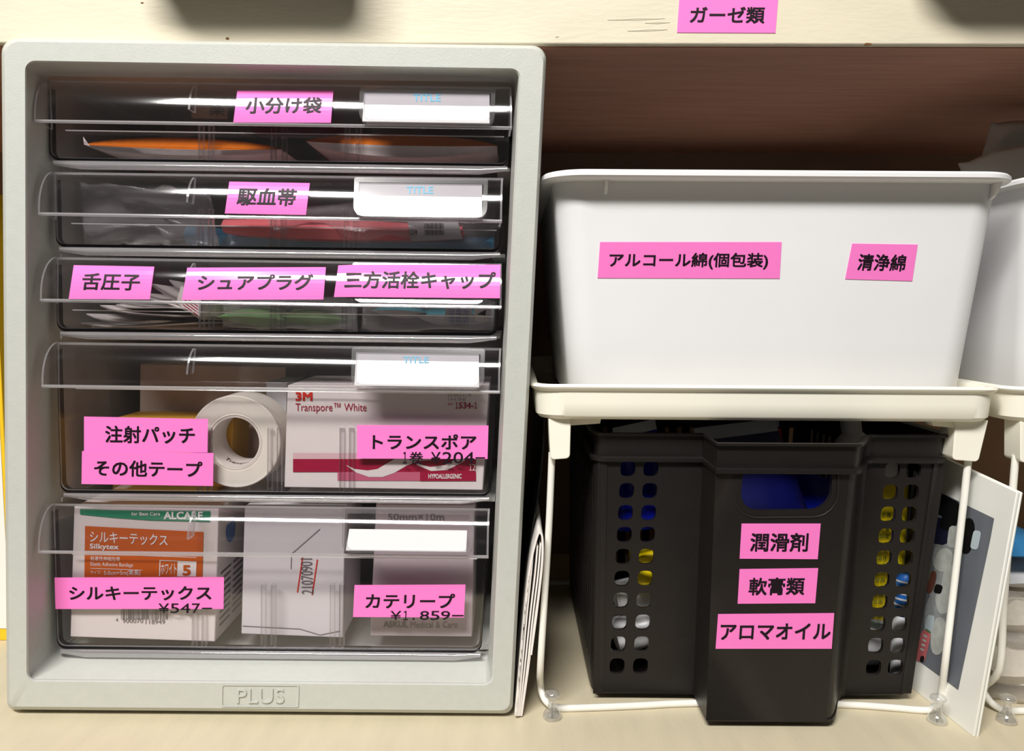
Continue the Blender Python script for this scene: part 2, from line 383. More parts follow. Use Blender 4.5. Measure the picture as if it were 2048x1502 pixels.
for i, d in enumerate(DR):
    tl, tr = d['bt']; bl, br = d['bl']
    q = [tl, tr, br, bl]
    # tray: front panel and walls, one clear moulding
    mb = MB()
    fA = at(rr_px(q, [6, 6, 16, 16], 4), YF); fB = [p+V((0, .0014, 0)) for p in fA]
    mb.prism(fA, fB, 0, 1)
    back = [p+V((0, .205, 0)) for p in fA]; n = len(fA)
    # side walls, floor and rear wall (open top): walk the outline from top right down round to top left
    seq = list(range(12, n)) + list(range(0, 3)); seq = list(range(10, n)) + [0]
    a = [fB[k] for k in seq]; b = [back[k] for k in seq]
    mb.bridge(a, b, 0, False)
    mb.poly([back[k] for k in range(n)], 0)
    dr = mb.build('drawer', ['clear', 'clear_edge'], cab, smooth=40)
    drawers.append(dr)
    # black strips painting in the shaded gap round the tray's clear edge
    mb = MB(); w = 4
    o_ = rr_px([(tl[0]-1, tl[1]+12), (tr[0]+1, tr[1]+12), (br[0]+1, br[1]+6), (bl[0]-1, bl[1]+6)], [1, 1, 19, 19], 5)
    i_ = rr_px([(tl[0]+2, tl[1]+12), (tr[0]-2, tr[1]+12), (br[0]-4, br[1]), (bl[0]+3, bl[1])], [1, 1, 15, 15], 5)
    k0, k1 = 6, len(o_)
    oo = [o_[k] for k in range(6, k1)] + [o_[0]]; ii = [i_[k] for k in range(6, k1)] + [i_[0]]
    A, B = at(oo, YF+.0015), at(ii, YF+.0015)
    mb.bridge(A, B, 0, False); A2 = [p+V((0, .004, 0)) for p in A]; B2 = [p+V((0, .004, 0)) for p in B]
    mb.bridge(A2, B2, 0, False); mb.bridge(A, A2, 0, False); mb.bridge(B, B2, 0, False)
    mb.build('tray_gap_shade', 'foot_gap_black', dr, recalc=True)
    # bottom lip: rounded clear bar under the front
    L = d['lip']; mb = MB()
    prof = [(5.5+L*.5*(1-math.sin(math.radians(a))), .0008-.0034*math.cos(math.radians(a))) for a in range(90, -91, -15)] + [(5.5+L, .004), (5.5, .004)]
    P = []
    for k in range(17):
        s = k/16; ins = 0 if 0 < k < 16 else 0
        xx = lerp(bl[0]+5, br[0]-1, s); yy = lerp(bl[1], br[1], s)
        P.append([W(xx, yy+dy*(.55 if k in (0, 16) else 1)+(2.5 if k in (0, 16) else 0), YF+dd) for dy, dd in prof])
    mb.loops(P, 0, True, True)
    mb.build('bottom_lip', 'clear_lip', dr, smooth=60)
    # hood-shaped pull along the top
    htl, htr = d['ht']; hbl, hbr = d['hb']
    def HP(s, t, off=0.0, htl=htl, htr=htr, hbl=hbl, hbr=hbr):
        a = W(*l2(htl, htr, s), YF-.0008); b = W(*l2(hbl, hbr, s), YF-HD); th = t*math.pi/2
        p = V((lerp(a.x, b.x, math.sin(th)), lerp(a.y, b.y, math.sin(th)), lerp(a.z, b.z, 1-math.cos(th))))
        n = V((0, -(a.z-b.z)*math.sin(th), HD*math.cos(th))).normalized()
        return p + n*off
    NS, NT = 24, 14
    mb = MB()
    go = [[HP(s/NS, t/NT) for s in range(NS+1)] for t in range(NT+1)]
    gi = [[HP(s/NS, t/NT, -.0012) for s in range(NS+1)] for t in range(NT+1)]
    for g in (go, gi):
        for a, b in zip(g, g[1:]): mb.bridge(a, b, 0, False)
    for e in (0, NS):
        mb.bridge([r[e] for r in go], [r[e] for r in gi], 1, False)
    mb.bridge(go[-1], gi[-1], 1, False); mb.bridge(go[0], gi[0], 1, False)
    # rolled lower bead and end cheeks
    bead = [HP(s/NS, 1) + V((0, .0006, -.0004)) for s in range(NS+1)]
    mb.tube(bead, .0009, 8, 1)
    for e, sg in ((0, 1), (1, -1)):
        c = [HP(e, t/NT) for t in range(NT+1)]; low = HP(e, 1)
        c += [V((low.x+sg*.001, YF-.0005, low.z-.002))]
        c2 = [p+V((sg*.001, 0, 0)) for p in c]
        mb.prism(c, c2, 0, 1)
    hood = mb.build('drawer_pull', ['clear_hood', 'clear_edge'], dr, smooth=40)
    # photo pixel -> pull surface
    def HSf(px, py, off=0, HP=HP, hbl=hbl, hbr=hbr):
        lo_t, hi_t = 0.0, 1.0; s = .5
        for _ in range(22):
            t = (lo_t+hi_t)/2
            for __ in range(2):
                a = proj(HP(0, t)); b = proj(HP(1, t)); s = (px-a[0])/(b[0]-a[0])
            if proj(HP(s, t))[1] < py: lo_t = t
            else: hi_t = t
        return HP(s, t, off)
    HS.append(HSf)
    # moulded fin inside the pull
    sf = (392-htl[0])/(htr[0]-htl[0]); mb = MB()
    c = [HP(sf, t/10, -.0014) for t in range(2, 9)]; c += [V((c[-1].x, YF-.004, c[-1].z)), V((c[0].x, YF-.002, c[0].z))]
    mb.prism(c, [p+V((.0011, 0, 0)) for p in c], 0, 1); mb.build('pull_fin', ['clear', 'clear_edge'], dr)
    # line where the pull's back flange meets the panel
    mb = MB()
    yb_ = lambda x: lerp(hbl[1], hbr[1], (x-hbl[0])/(hbr[0]-hbl[0]))
    mb.tube([W(x, yb_(x)+(20 if d['sh'] else 5), YF-.0006) for x in (lerp(bl[0]+30, br[0]-8, k/8) for k in range(9))], .00035, 6)
    mb.build('pull_flange', 'clear_edge', dr)
    # vertical divider slots moulded on the inside of the front
    for rx in d['ribs']:
        mb = MB(); s = (rx-bl[0])/(br[0]-bl[0]); y1 = lerp(bl[1], br[1], s)
        A = at([(rx-4.5, d['rt']), (rx+4.5, d['rt']), (rx+4, y1), (rx-5, y1)], YF+.0015)
        mb.prism(A, [p+V((0, .003, 0)) for p in A], 0, 1)
        mb.build('divider_slot', ['clear', 'clear_edge'], dr)
    # title card holder
    x0, x1 = d['hold']; sc = (x1-x0)
    def yt_(x): return lerp(htl[1], htr[1], (x-htl[0])/(htr[0]-htl[0]))
    hq = [(x0+2, yt_(x0)+3), (x1-2, yt_(x1)+3), (x1-4, yb_(x1)-4), (x0, yb_(x0)-4)]
    pa = W(*hq[0], YF-.0098); pb = W(*hq[1], YF-.0098); pc = W(*hq[3], YF-HD-.0042)
    if i == 2: pa = W(*hq[0], YF-.0050); pb = W(*hq[1], YF-.0050); pc = W(*hq[3], YF-HD-.0002)
    hn = (pb-pa).cross(pc-pa).normalized()
    if hn.y > 0: hn = -hn
    HPl = onplane(pa, hn)
    mb = MB()
    oL = rr_px(hq, [4, 4, 20, 20], 5); iL = rr_px([(hq[0][0]+9, hq[0][1]+10), (hq[1][0]-9, hq[1][1]+10), (hq[2][0]-9, hq[2][1]-7), (hq[3][0]+9, hq[3][1]-7)], [2, 2, 14, 14], 5)
    f = lambda L_, off: [HPl(x, y, off) for x, y in L_]
    mb.loops([f(oL, -.002), f(oL, .0004), f(iL, .0004), f(iL, -.0008)], 0)
    mb.poly(f(iL, -.0002), 1)
    mb.build('card_holder', ['clear_rim', 'clear'], dr, smooth=30); HPLS.append(HPl)
    if i != 2 or True:
        cq = [(x0+10, yt_(x0)+12), (x1-14, yt_(x1)+12), (x1-14, yb_(x1)-9), (x0+6, yb_(x0)-9)]
        if i == 4: cq = [(x0+14, yt_(x0)+44), (x1-16, yt_(x1)+44), (x1-18, yb_(x1)-9), (x0+7, yb_(x0)-9)]
        mb = MB(); A = f(cq, -.0008); mb.prism(A, f(cq, -.0013), 0)
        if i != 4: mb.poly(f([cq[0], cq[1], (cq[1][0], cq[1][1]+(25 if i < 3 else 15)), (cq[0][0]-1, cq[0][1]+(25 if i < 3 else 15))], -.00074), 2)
        ttl = [(826, 187, 881, 201), (813, 372, 866, 386), (805, 545, 858, 558), (806, 713, 857, 725), None][i]
        if ttl: letter(mb, 'TITLE', ttl, lambda x, y: HPl(x, y, -.00066), 1, .012)
        mb.build('title_card', ['white_card', 'cyan_ink', 'card_header'], dr, recalc=False, merge=False)
for k in range(5):     # moulded runners inside, on both walls
    y = [340, 512, 675, 1000, 1296][k]
    for (xa, xb) in ((96+k, 190), (930-10*k, 1020-10*k)):
        mb = MB(); A = at([(xa, y-8), (xb, y-8), (xb, y+8), (xa, y+8)], YF+.05)
        p0 = A[0]
        mb.prism(at([(xa, y-4), (xa+26 if xa < 500 else xb, y-4), (xa+26 if xa < 500 else xb, y+3), (xa, y+3)] if xa < 500 else [(xb-26, y-4), (xb, y-4), (xb, y+3), (xb-26, y+3)], YF+.012),
                 [p+V((0, .2, 0)) for p in at([(xa, y-4), (xa+26, y-4), (xa+26, y+3), (xa, y+3)] if xa < 500 else [(xb-26, y-4), (xb, y-4), (xb, y+3), (xb-26, y+3)], YF+.012)])
        mb.build('drawer_runner', 'grey_plastic', cab)
# pink labels on the pulls (curved) and on the deep drawers' fronts (flat)
for di, q, t in (
    (0, [(475, 182), (667, 181), (662, 246), (467, 245)], [('小分け袋', (493, 196, 643, 227))]),
    (1, [(459, 364), (620, 367), (612, 430), (450, 427)], [('駆血帯', (476, 378, 592, 411))]),
    (2, [(148, 531), (309, 534), (300, 599), (138, 598)], [('舌圧子', (166, 548, 280, 580))]),
    (2, [(375, 536), (652, 535), (647, 599), (364, 600)], [('シュアプラグ', (397, 550, 625, 580))]),
    (2, [(677, 532), (1001, 533), (1000, 597), (668, 594)], [('三方活栓キャップ', (691, 546, 990, 578))])):
    S_ = HS[di]
    if di == 2 and q[0][0] == 677:       # bridges the pull and the raised card holder
        S_ = lambda px, py, off=0, g=HS[2]: g(px, py, off + .0008*min(1, max(0, (px-672)/24)))
    sticker(drawers[di], q, t, S_, 'pink_gloss', cuts=5, seg=8, lbl='pink label reading ' + t[0][0], bold=.02)
FL = flat(YF-.0002)
def price(chars, ya, yb):     # wide handwritten-size price line, one character at a time
    return [(c, (a, (ya+yb)/2-1 if c == '－' else (yb-4 if c == '.' else ya), b, (ya+yb)/2+1.5 if c == '－' else yb), .003 if c == '－' else (.012 if c in '１巻' else .004)) for c, a, b in chars]
sticker(drawers[3], [(168, 833), (416, 838), (415, 905), (168, 903)], [('注射パッチ', (211, 853, 389, 886))], FL, lbl='pink label reading 注射パッチ', bold=.02)
sticker(drawers[3], [(164, 902), (427, 906), (426, 972), (163, 968)], [('その他テープ', (189, 922, 404, 953))], flat(YF-.0006), lbl='pink label reading その他テープ', bold=.02)
sticker(drawers[3], [(714, 850), (977, 851), (975, 918), (714, 917)], [('トランスポア', (746, 869, 952, 898)), *price([('１', 806, 814), ('巻', 819, 846), ('¥', 862, 881), ('2', 885, 904), ('0', 907, 926), ('4', 928, 948), ('－', 951, 970)], 904, 927)], FL, lbl='pink label reading トランスポア with price', bold=.02)
sticker(drawers[4], [(109, 1155), (448, 1154), (447, 1218), (111, 1218)], [('シルキーテックス', (139, 1173, 422, 1200)), *price([('¥', 317, 338), ('5', 341, 358), ('4', 361, 380), ('7', 384, 400), ('－', 404, 424)], 1207, 1226)], FL, lbl='pink label reading シルキーテックス with price', bold=.02)
sticker(drawers[4], [(709, 1170), (931, 1169), (928, 1235), (706, 1234)], [('カテリープ', (732, 1188, 909, 1216)), *price([('¥', 781, 802), ('１', 807, 816), ('.', 825, 829), ('8', 840, 858), ('5', 861, 879), ('9', 882, 900), ('－', 904, 927)], 1222, 1240)], FL, lbl='pink label reading カテリープ with price', bold=.02)

# ------------------------------------------------------------------ things in the drawers
def carton(name, q, y, depth, mat, label, cat='box', prints=None, mats=None, side=None, bevel=.0006, taper=0):
    mb = MB(); A = at(q, y); B = [p+V((0, depth, 0)) for p in A]; mb.prism(A, B, 0)
    root = tag(mb.build(name, mat, bevel=bevel), label, cat)
    return root
def printed(parent, y, mats, fn, name='print'):
    mb = MB(); fn(mb); return mb.build(name, mats, parent, recalc=False, merge=False)
def fq(mb, q, y, mi): mb.poly(at(q, y), mi)
def pillow(name, outline_top, outline_bot, y, depth, mats, label, cat, group=None, split=None, parent=None):
    """soft packet: cross-section between two pixel curves at its fullest, tapering to seams front and back"""
    mb = MB(); n = len(outline_top); K = 8
    rows_t = []; rows_b = []
    A = at(outline_top, y); B = at(outline_bot, y); M = [lerp(a, b, .5) for a, b in zip(A, B)]
    for k in range(K+1):
        s = k/K; h = math.sin(math.pi*min(max(s*1.0, 0), 1))**.5 if 0 < k < K else 0.0
        h = max(h, .0); yy = V((0, s*depth, 0))
        jit = lambda: random.uniform(-.0004, .0004)
        rows_t.append([m + (a-m)*h + yy + V((0, jit(), jit()*h)) for m, a in zip(M, A)])
        rows_b.append([m + (b-m)*h + yy for m, b in zip(M, B)])
    for a, b in zip(rows_t, rows_t[1:]): mb.bridge(a, b, 0, False)
    for a, b in zip(rows_b, rows_b[1:]): mb.bridge(a, b, 1, False)
    o = mb.build(name, mats, parent, smooth=60)
    if label: tag(o, label, cat, group)
    return o
def film(name, q, y0, dy, label, cat='bag', mat='film', amp=.004, n=14, seed=0, group=None):
    """crumpled clear film bag: front and back sheet joined at the rim"""
    mb = MB(); fr_, bk = [], []
    for v in range(n+1):
        r1, r2 = [], []
        for u in range(n+1):
            px, py = bil(q, u/n, v/n); p = W(px, py, y0)
            e = math.sin(math.pi*u/n)*math.sin(math.pi*v/n)
            nz = noise.noise(V((p.x*45+seed, p.z*60, seed*3.1)))*amp + noise.noise(V((p.x*140, p.z*130+seed, 7)))*amp*.45
            r1.append(p+V((0, dy*.5 - dy*.5*e**.5 + nz*min(1, e*3), nz*.5))); r2.append(p+V((0, dy*.5 + dy*.5*e**.5 + nz*min(1, e*3), nz*.5)))
        fr_.append(r1); bk.append(r2)
    for g in (fr_, bk):
        for a, b in zip(g, g[1:]): mb.bridge(a, b, 0, False)
    return tag(mb.build(name, mat, smooth=180), label, cat, group)
YI = YF+.004
# drawer 1: two orange and white sachets, clear bags
def lens(x0, x1, yl, yr, ht, hb, n=14, peak=.5):
    T, B_ = [], []
    for k in range(n+1):
        s = k/n; e = math.sin(math.pi*s)**.6; x = lerp(x0, x1, s); yc = lerp(yl, yr, s)
        T.append((x, yc-ht*e)); B_.append((x, yc+hb*e))
    return T, B_
for (x0, x1, yl, yr, ht, hb, lab) in ((168, 562, 290, 299, 18, 16, 'orange and white paper sachet lying under the left of the top drawer'), (612, 994, 283, 292, 18, 27, 'orange and white paper sachet lying under the title card of the top drawer')):
    # white front gusset and orange upper face
    mb = MB(); n = 16; T, Bm = lens(x0, x1, yl, yr, ht, hb, n)
    mid = [(t[0], lerp(yl, yr, k/n)+4*math.sin(math.pi*k/n)) for k, t in enumerate(T)]
    yA = YI+.001
    low = [W(b[0], b[1], yA+.002) for b in Bm]; mm = [W(m[0], m[1], yA) for m in mid]
    ridge = [W(t[0], t[1]-1, yA+.012) for t in T]; bk_ = [p+V((0, .09, -.002)) for p in ridge]; bl_ = [p+V((0, .12, 0)) for p in low]
    mb.bridge(mm, low, 1, False); mb.bridge(mm, ridge, 0, False); mb.bridge(ridge, bk_, 0, False); mb.bridge(bk_, bl_, 0, False); mb.bridge(low, bl_, 1, False)
    if x0 < 200: mb.poly([W(168, 289, yA), W(180, 292, yA), W(166, 273, yA-.0005)], 1)
    tag(mb.build('sachet', ['orange_packet', 'packet_paper'], smooth=50), lab, 'sachet', 'orange sachets in the top drawer')
film('clear_bag', [(330, 172), (700, 178), (720, 262), (300, 256)], YI+.05, .03, 'crumpled clear bag behind the label of the top drawer', seed=1, amp=.012)
film('clear_bag', [(120, 190), (360, 180), (380, 262), (112, 262)], YI+.09, .03, 'clear bag at the left rear of the top drawer', seed=11, amp=.003)
film('clear_bag', [(660, 178), (960, 182), (1000, 300), (640, 296)], YI+.10, .03, 'clear bag at the right rear of the top drawer', seed=17, amp=.003)
mb = MB(); A = at([(383, 194), (455, 199), (455, 238), (383, 236)], YI+.006); mb.prism(A, [p+V((0, .0004, 0)) for p in A], 0)
letter(mb, '薬', (418, 204, 450, 231), lambda x, y: W(x, y, YI+.0056), 1, .0)
tag(mb.build('clear_label', ['film', 'ink'], recalc=False, merge=False), 'small clear sticker reading 薬 beside the top pink label', 'label')
# drawer 2: tourniquets and bags
mb = MB()
def band(mb, px_pts, y, w, h, n=8, mi=0):
    P = []
    for (px, py, hh) in px_pts:
        c0 = W(px, py-hh/2, y); c1 = W(px, py+hh/2, y); P.append([c0, lerp(c0, c1, .5)+V((0, -.004, 0)), c1, c1+V((0, w, 0)), c0+V((0, w, 0))])
    mb.loops(P, mi, True, True)
band(mb, [(447, 452, 26), (520, 455, 34), (600, 458, 38), (700, 460, 40), (800, 462, 34), (880, 462, 26), (925, 462, 16)], YI+.012, .02, 0)
tag(mb.build('tourniquet_band', 'rubber_red', smooth=50), 'red rubber tourniquet band in a clear bag, second drawer', 'tourniquet')
mb = MB()
band(mb, [(372, 470, 34), (450, 474, 34), (600, 480, 30), (760, 484, 28), (900, 486, 26), (988, 484, 22)], YI+.036, .02, 0)
tag(mb.build('tourniquet_band', 'rubber_blue', smooth=50), 'blue rubber tourniquet band behind the red one, second drawer', 'tourniquet')
film('clear_bag', [(128, 352), (395, 372), (420, 496), (138, 490)], YI+.006, .03, 'crumpled clear bag at the left of the second drawer', seed=3, amp=.014)
film('clear_bag', [(430, 400), (990, 372), (985, 496), (380, 494)], YI+.003, .07, 'clear bag around the red and blue tourniquets', seed=5, amp=.008)
mb = MB(); q = [(815, 442), (915, 440), (925, 478), (822, 482)]; A = at(q, YI+.006); mb.prism(A, [p+V((0, .0004, 0)) for p in A], 0)
for k in range(14): fq(mb, [(848+k*2.8, 446+.0*k), (849.2+k*2.8+(k % 3)*.5, 446), (851+k*2.8+(k % 3)*.5, 470), (850+k*2.8, 470)], YI+.0056, 1)
letter(mb, '1274', (818, 458, 834, 470), lambda x, y: W(x, y, YI+.0056), 1, .01)
tag(mb.build('barcode_label', ['carton_side', 'print_grey'], recalc=False, merge=False), 'small barcode label on the tourniquet bag', 'label')
# drawer 3: paper sleeves, green and aqua packs
for k, (xa, ya, xb, yb, w) in enumerate(((172, 634, 300, 640, 8), (200, 612, 350, 636, 9), (232, 610, 372, 622, 10), (262, 590, 384, 626, 9), (300, 578, 398, 632, 9), (338, 572, 400, 604, 8), (205, 600, 330, 610, 8), (150, 646, 390, 648, 6))):
    mb = MB(); T = []; y = YI+.004+.0035*k
    for s in range(9):
        t = s/8; c = (lerp(xa, xb, t), lerp(ya, yb, t)+6*math.sin(t*3+k)+(-7*(1-t)**6))
        a = W(c[0], c[1], y); T.append([a, a+V((0, .0004, -.0007)), a+V((.003*math.sin(k), .11, -.003+.002*math.sin(k))), a+V((.003*math.sin(k), .11, -.002+.002*math.sin(k)))])
    mb.loops(T, 0, True, True)
    tag(mb.build('tongue_depressor_sleeve', 'sleeve_paper', smooth=40), 'white paper spatula sleeve in the third drawer, ' + ('second lowest of the fan', 'third lowest, its left tip curled', 'fourth from the bottom', 'middle of the fan, tilted', 'steepest one by the divider', 'uppermost by the divider', 'behind the others at the left', 'lying flat at the bottom')[k], 'sleeve', 'paper sleeves at the left of the third drawer')
mb = MB(); q = [(362, 572), (402, 600), (400, 634), (352, 606)]; A = at(q, YI+.002); mb.prism(A, [p+V((.004, .05, 0)) for p in A], 0)
for k in range(4): fq(mb, [(366, 590+k*6), (396, 612+k*6), (396, 614+k*6), (366, 592+k*6)], YI+.0017, 1)
tag(mb.build('printed_sleeve', ['sleeve_paper', 'print_crimson'], recalc=False), 'white paper sleeve with crimson print beside the third drawer divider', 'sleeve')
for k, (x0, x1, yl, yr, ht, hb, mat, lab) in enumerate(((432, 560, 634, 640, 24, 18, 'green_pack', 'green plug packet at the middle left of the third drawer'), (540, 690, 636, 640, 22, 16, 'green_pack', 'green plug packet beside the aqua caps in the third drawer'))):
    T, B_ = lens(x0, x1, yl, yr, ht, hb); pillow('plug_packet', T, B_, YI+.012+k*.01, .05, [mat, mat], lab, 'packet')
film('clear_bag', [(425, 600), (700, 596), (705, 660), (425, 656)], YI+.004, .03, 'clear bag over the green packets in the third drawer', seed=8, amp=.003)
for k, (x0, x1, yl, yr, ht, hb, lab) in enumerate(((742, 850, 622, 626, 22, 14, 'aqua cap packet nearest the divider in the third drawer'), (830, 930, 632, 634, 26, 20, 'aqua cap packet in the middle of the right compartment, third drawer'), (900, 985, 628, 630, 26, 22, 'aqua cap packet at the right end of the third drawer'))):
    T, B_ = lens(x0, x1, yl, yr, ht, hb); o = pillow('cap_packet', T, B_, YI+.014+k*.004, .05, ['aqua_pack', 'carton_side'], lab, 'packet')
mb = MB(); q = [(892, 608), (944, 610), (942, 648), (888, 646)]; A = at(q, YI+.009); mb.prism(A, [p+V((0, .0005, 0)) for p in A], 0)
for r in range(5): letter(mb, random.choice(('滅菌済', '使用前', '注意品', '医療用')), (897, 612+r*7, 938, 617.5+r*7), lambda x, y: W(x, y, YI+.0086), 1, 0)
tag(mb.build('printed_slip', ['carton_cool', 'print_blue'], recalc=False, merge=False), 'white slip with blue print among the aqua packets', 'label')
mb = MB(); q = [(948, 612), (984, 608), (978, 644), (950, 642)]; A = at(q, YI+.008); mb.prism(A, [p+V((0, .0005, 0)) for p in A], 0)
fq(mb, [(954, 629), (972, 619), (971, 631)], YI+.0076, 1)
tag(mb.build('printed_slip', ['sleeve_paper', 'photo_navy'], recalc=False, merge=False), 'white slip with a dark triangle at the right end of the third drawer', 'label')
film('clear_bag', [(715, 600), (990, 600), (985, 662), (712, 660)], YI+.003, .03, 'clear bag over the aqua packets in the third drawer', seed=9, amp=.003)

# drawer 4
tb = carton('tape_box', [(575, 770), (978, 772), (966, 981), (568, 975)], YI, .06, 'carton_white', 'white tape carton with crimson stripe in the fourth drawer')
yP = YI-.0004
def pr(mb):
    S = lambda x, y: W(x, y, yP)
    fq(mb, [(586, 918), (676, 918), (675, 944), (586, 944)], yP, 0)
    fq(mb, [(586, 906), (952, 906), (952, 918), (586, 918)], yP, 1)
    fq(mb, [(676, 918), (952, 919), (951, 944), (675, 944)], yP, 0)
    fq(mb, [(675, 944), (952, 944), (952, 962), (675, 961)], yP, 2)
    fq(mb, [(840, 944), (952, 944), (952, 962), (840, 962)], yP-.0001, 0)
    # curling ribbon of tape
    U = [(692, 930), (710, 938), (735, 941), (755, 938), (775, 926), (800, 912), (830, 906), (860, 908)]; D_ = [(694, 932), (712, 945), (738, 954), (765, 954), (788, 946), (812, 932), (835, 922), (862, 920)]
    mb.bridge([W(x, y, yP-.0002) for x, y in U], [W(x, y, yP-.0002) for x, y in D_], 3, False)
    U = [(832, 926), (860, 934), (890, 930), (915, 916), (940, 908)]; D_ = [(834, 930), (862, 942), (895, 940), (922, 926), (940, 914)]
    mb.bridge([W(x, y, yP-.0002) for x, y in U], [W(x, y, yP-.0002) for x, y in D_], 3, False)
    letter(mb, '3M', (592, 785, 624, 801), S, 4, .035)
    letter(mb, 'Transpore™ White', (591, 806, 733, 827), S, 0, .0)
    letter(mb, '2.5 cm x 9.1 m', (896, 786, 942, 793), S, 5, 0); letter(mb, '1 in x 10 yd', (896, 795, 931, 803), S, 5, 0)
    letter(mb, 'REF', (896, 806, 906, 811), S, 0, .0); letter(mb, '１', (911, 805, 916, 817), S, 0, .02); letter(mb, '534-', (918, 805, 947, 817), S, 0, .02); letter(mb, '１', (949, 805, 954, 817), S, 0, .02)
    letter(mb, '１', (939, 928, 943.5, 941), lambda x, y: W(x, y, yP-.0003), 6, 0); letter(mb, '2', (944.5, 928, 951, 941), lambda x, y: W(x, y, yP-.0003), 6, 0); letter(mb, 'HYPOALLERGENIC', (857, 948, 923, 957), lambda x, y: W(x, y, yP-.0003), 6, .02)
printed(tb, yP, ['print_crimson', 'print_palepink', 'print_rose', 'carton_white', 'print_red', 'print_grey', 'print_white'], pr)
# roll of white tape standing on its rim
c0 = W(470, 884, YI+.002); mm_px = (W(471, 884, YI).x - W(470, 884, YI).x)
mb = MB(); R1, R0, Rc = 92*mm_px, 52*mm_px, 48.5*mm_px; n = 48; wd = .024
ring = lambda r, yy: [c0 + V((math.cos(2*math.pi*k/n)*r, yy, math.sin(2*math.pi*k/n)*r*1.02)) for k in range(n)]
mb.loops([ring(R0, 0.0006), ring(R0+.0005, 0)] + [ring(lerp(R0, R1, j/9), .0003*(j % 2)) for j in range(1, 9)] + [ring(R1-.0005, 0), ring(R1, .0006), ring(R1, wd-.0006), ring(R1-.0006, wd), ring(R0, wd), ring(R0, 0.0006)], 0)
roll = tag(mb.build('tape_roll', 'tape_cloth', smooth=30), 'roll of white cloth tape standing beside the tape carton', 'tape')
mb = MB(); mb.loops([ring(R0-.00002, .0002), ring(Rc, .0002), ring(Rc, wd-.0005), ring(R0-.00002, wd-.0005), ring(R0-.00002, .0002)], 0)
vs_, fs = glyphs('Transpore', 0)[:2]
pts = []
for u, v in vs_:
    a = math.radians(-128 + 76*u); pts.append(c0 + V((math.cos(a)*(Rc-.0003), .004+.006*(1-v), math.sin(a)*(Rc-.0003)*1.02)))
mb.add(pts, fs, 1)
mb.build('tape_core', ['tape_core', 'ink'], roll, smooth=40, recalc=False, merge=False)
cb2 = carton('cardboard_box', [(280, 728), (572, 734), (566, 972), (278, 966)], YI+.068, .05, 'cardboard', 'brown cardboard box behind the tape roll, fourth drawer')
carton('white_carton', [(532, 764), (574, 764), (570, 965), (530, 962)], YI+.028, .035, 'carton_side', 'pale carton between the tape roll and the tape carton')
yb_box = carton('yellow_carton', [(228, 836), (466, 838), (461, 974), (226, 970)], YI+.028, .03, 'carton_yellow', 'yellow and white carton behind the pink labels, fourth drawer')
def pr(mb):
    y = YI+.0275
    fq(mb, [(262, 836), (385, 838), (330, 850), (300, 848)], y, 0); letter(mb, 'ニーズ', (300, 839, 370, 845), lambda a, b: W(a, b, y-.0002), 1, .01)
printed(yb_box, 0, ['print_white', 'ink'], pr)
# drawer 5
sb_q = [(148, 1012), (437, 1018), (430, 1284), (140, 1274)]
sb = carton('bandage_box', sb_q, YI, .055, 'carton_white', 'white and orange bandage carton with green band in the bottom drawer')
def pr(mb):
    S = lambda x, y: W(x, y, yP); S2 = lambda x, y: W(x, y, yP-.0002)
    G = [(160, 1018), (230, 1020), (300, 1021), (421, 1022)]; G2 = [(160, 1029), (230, 1036), (300, 1041), (420, 1044)]
    mb.bridge([S(*p) for p in G], [S(*p) for p in G2], 0, False)
    letter(mb, 'for Best Care', (263, 1024, 320, 1031), S2, 2, .01); letter(mb, 'ALCARE', (328, 1024, 405, 1038), S2, 2, .03)
    fq(mb, [(170, 1052), (407, 1064), (403, 1215), (168, 1212)], yP, 1)
    sl = .03
    letter(mb, 'シルキーテックス', (180, 1066, 335, 1088), S2, 2, .008, 0, .05); letter(mb, 'Silkytex', (180, 1088, 237, 1101), S2, 2, .02, 0, .03)
    fq(mb, [(182, 1107), (393, 1114.5), (393, 1115.5), (182, 1108)], yP-.0002, 2)
    letter(mb, '粘着性伸縮包帯', (181, 1113, 240, 1122), S2, 2, 0, 0, .03); letter(mb, 'Elastic Adhesive Bandage', (181, 1125, 266, 1135), S2, 2, 0, 0, .03)
    fq(mb, [(181, 1136), (285, 1140), (285, 1141), (181, 1137)], yP-.0002, 2)
    letter(mb, 'サイズ：', (181, 1141, 203, 1148), S2, 2, 0); letter(mb, '5.0cm×5m(実長)', (208, 1140, 281, 1152), S2, 2, .004)
    fq(mb, [(319, 1120), (393, 1123), (392, 1153), (318, 1152)], yP-.0002, 2)
    fq(mb, [(321, 1122), (355, 1123), (354, 1152), (320, 1152)], yP-.0003, 1)
    S3 = lambda x, y: W(x, y, yP-.0005)
    letter(mb, 'ホワイト', (322, 1127, 353, 1148), S3, 2, .005); letter(mb, '5', (366, 1131, 380, 1150), S3, 1, .03)
    x = 242
    rnd = random.Random(3)
    while x < 333:
        w = rnd.choice((.9, 1.4, 2.2)); fq(mb, [(x, 1217), (x+w, 1217), (x+w, 1239), (x, 1239)], yP, 3); x += w + rnd.choice((1, 1.5, 2.2))
    letter(mb, '4', (231, 1236, 236, 1243), S, 3, 0); letter(mb, '900070', (245, 1237, 286, 1246), S, 3, 0); letter(mb, '118949', (291, 1239, 330, 1248), S, 3, 0)
printed(sb, 0, ['print_green', 'print_orange', 'print_white', 'print_grey'], pr)
p1 = W(437, 1018, YI); p2 = W(430, 1284, YI)
mb = MB()
for r in range(9):
    for c in range(2):
        z = lerp(p1.z, p2.z, .5+.05*r); x = lerp(p1.x, p2.x, .5+.05*r)+.0002
        mb.add([(x, YI+.006+c*.02, z), (x, YI+.022+c*.02, z), (x-.00005, YI+.022+c*.02, z-.0012), (x-.00005, YI+.006+c*.02, z-.0012)], [[0, 1, 2, 3]], 0)
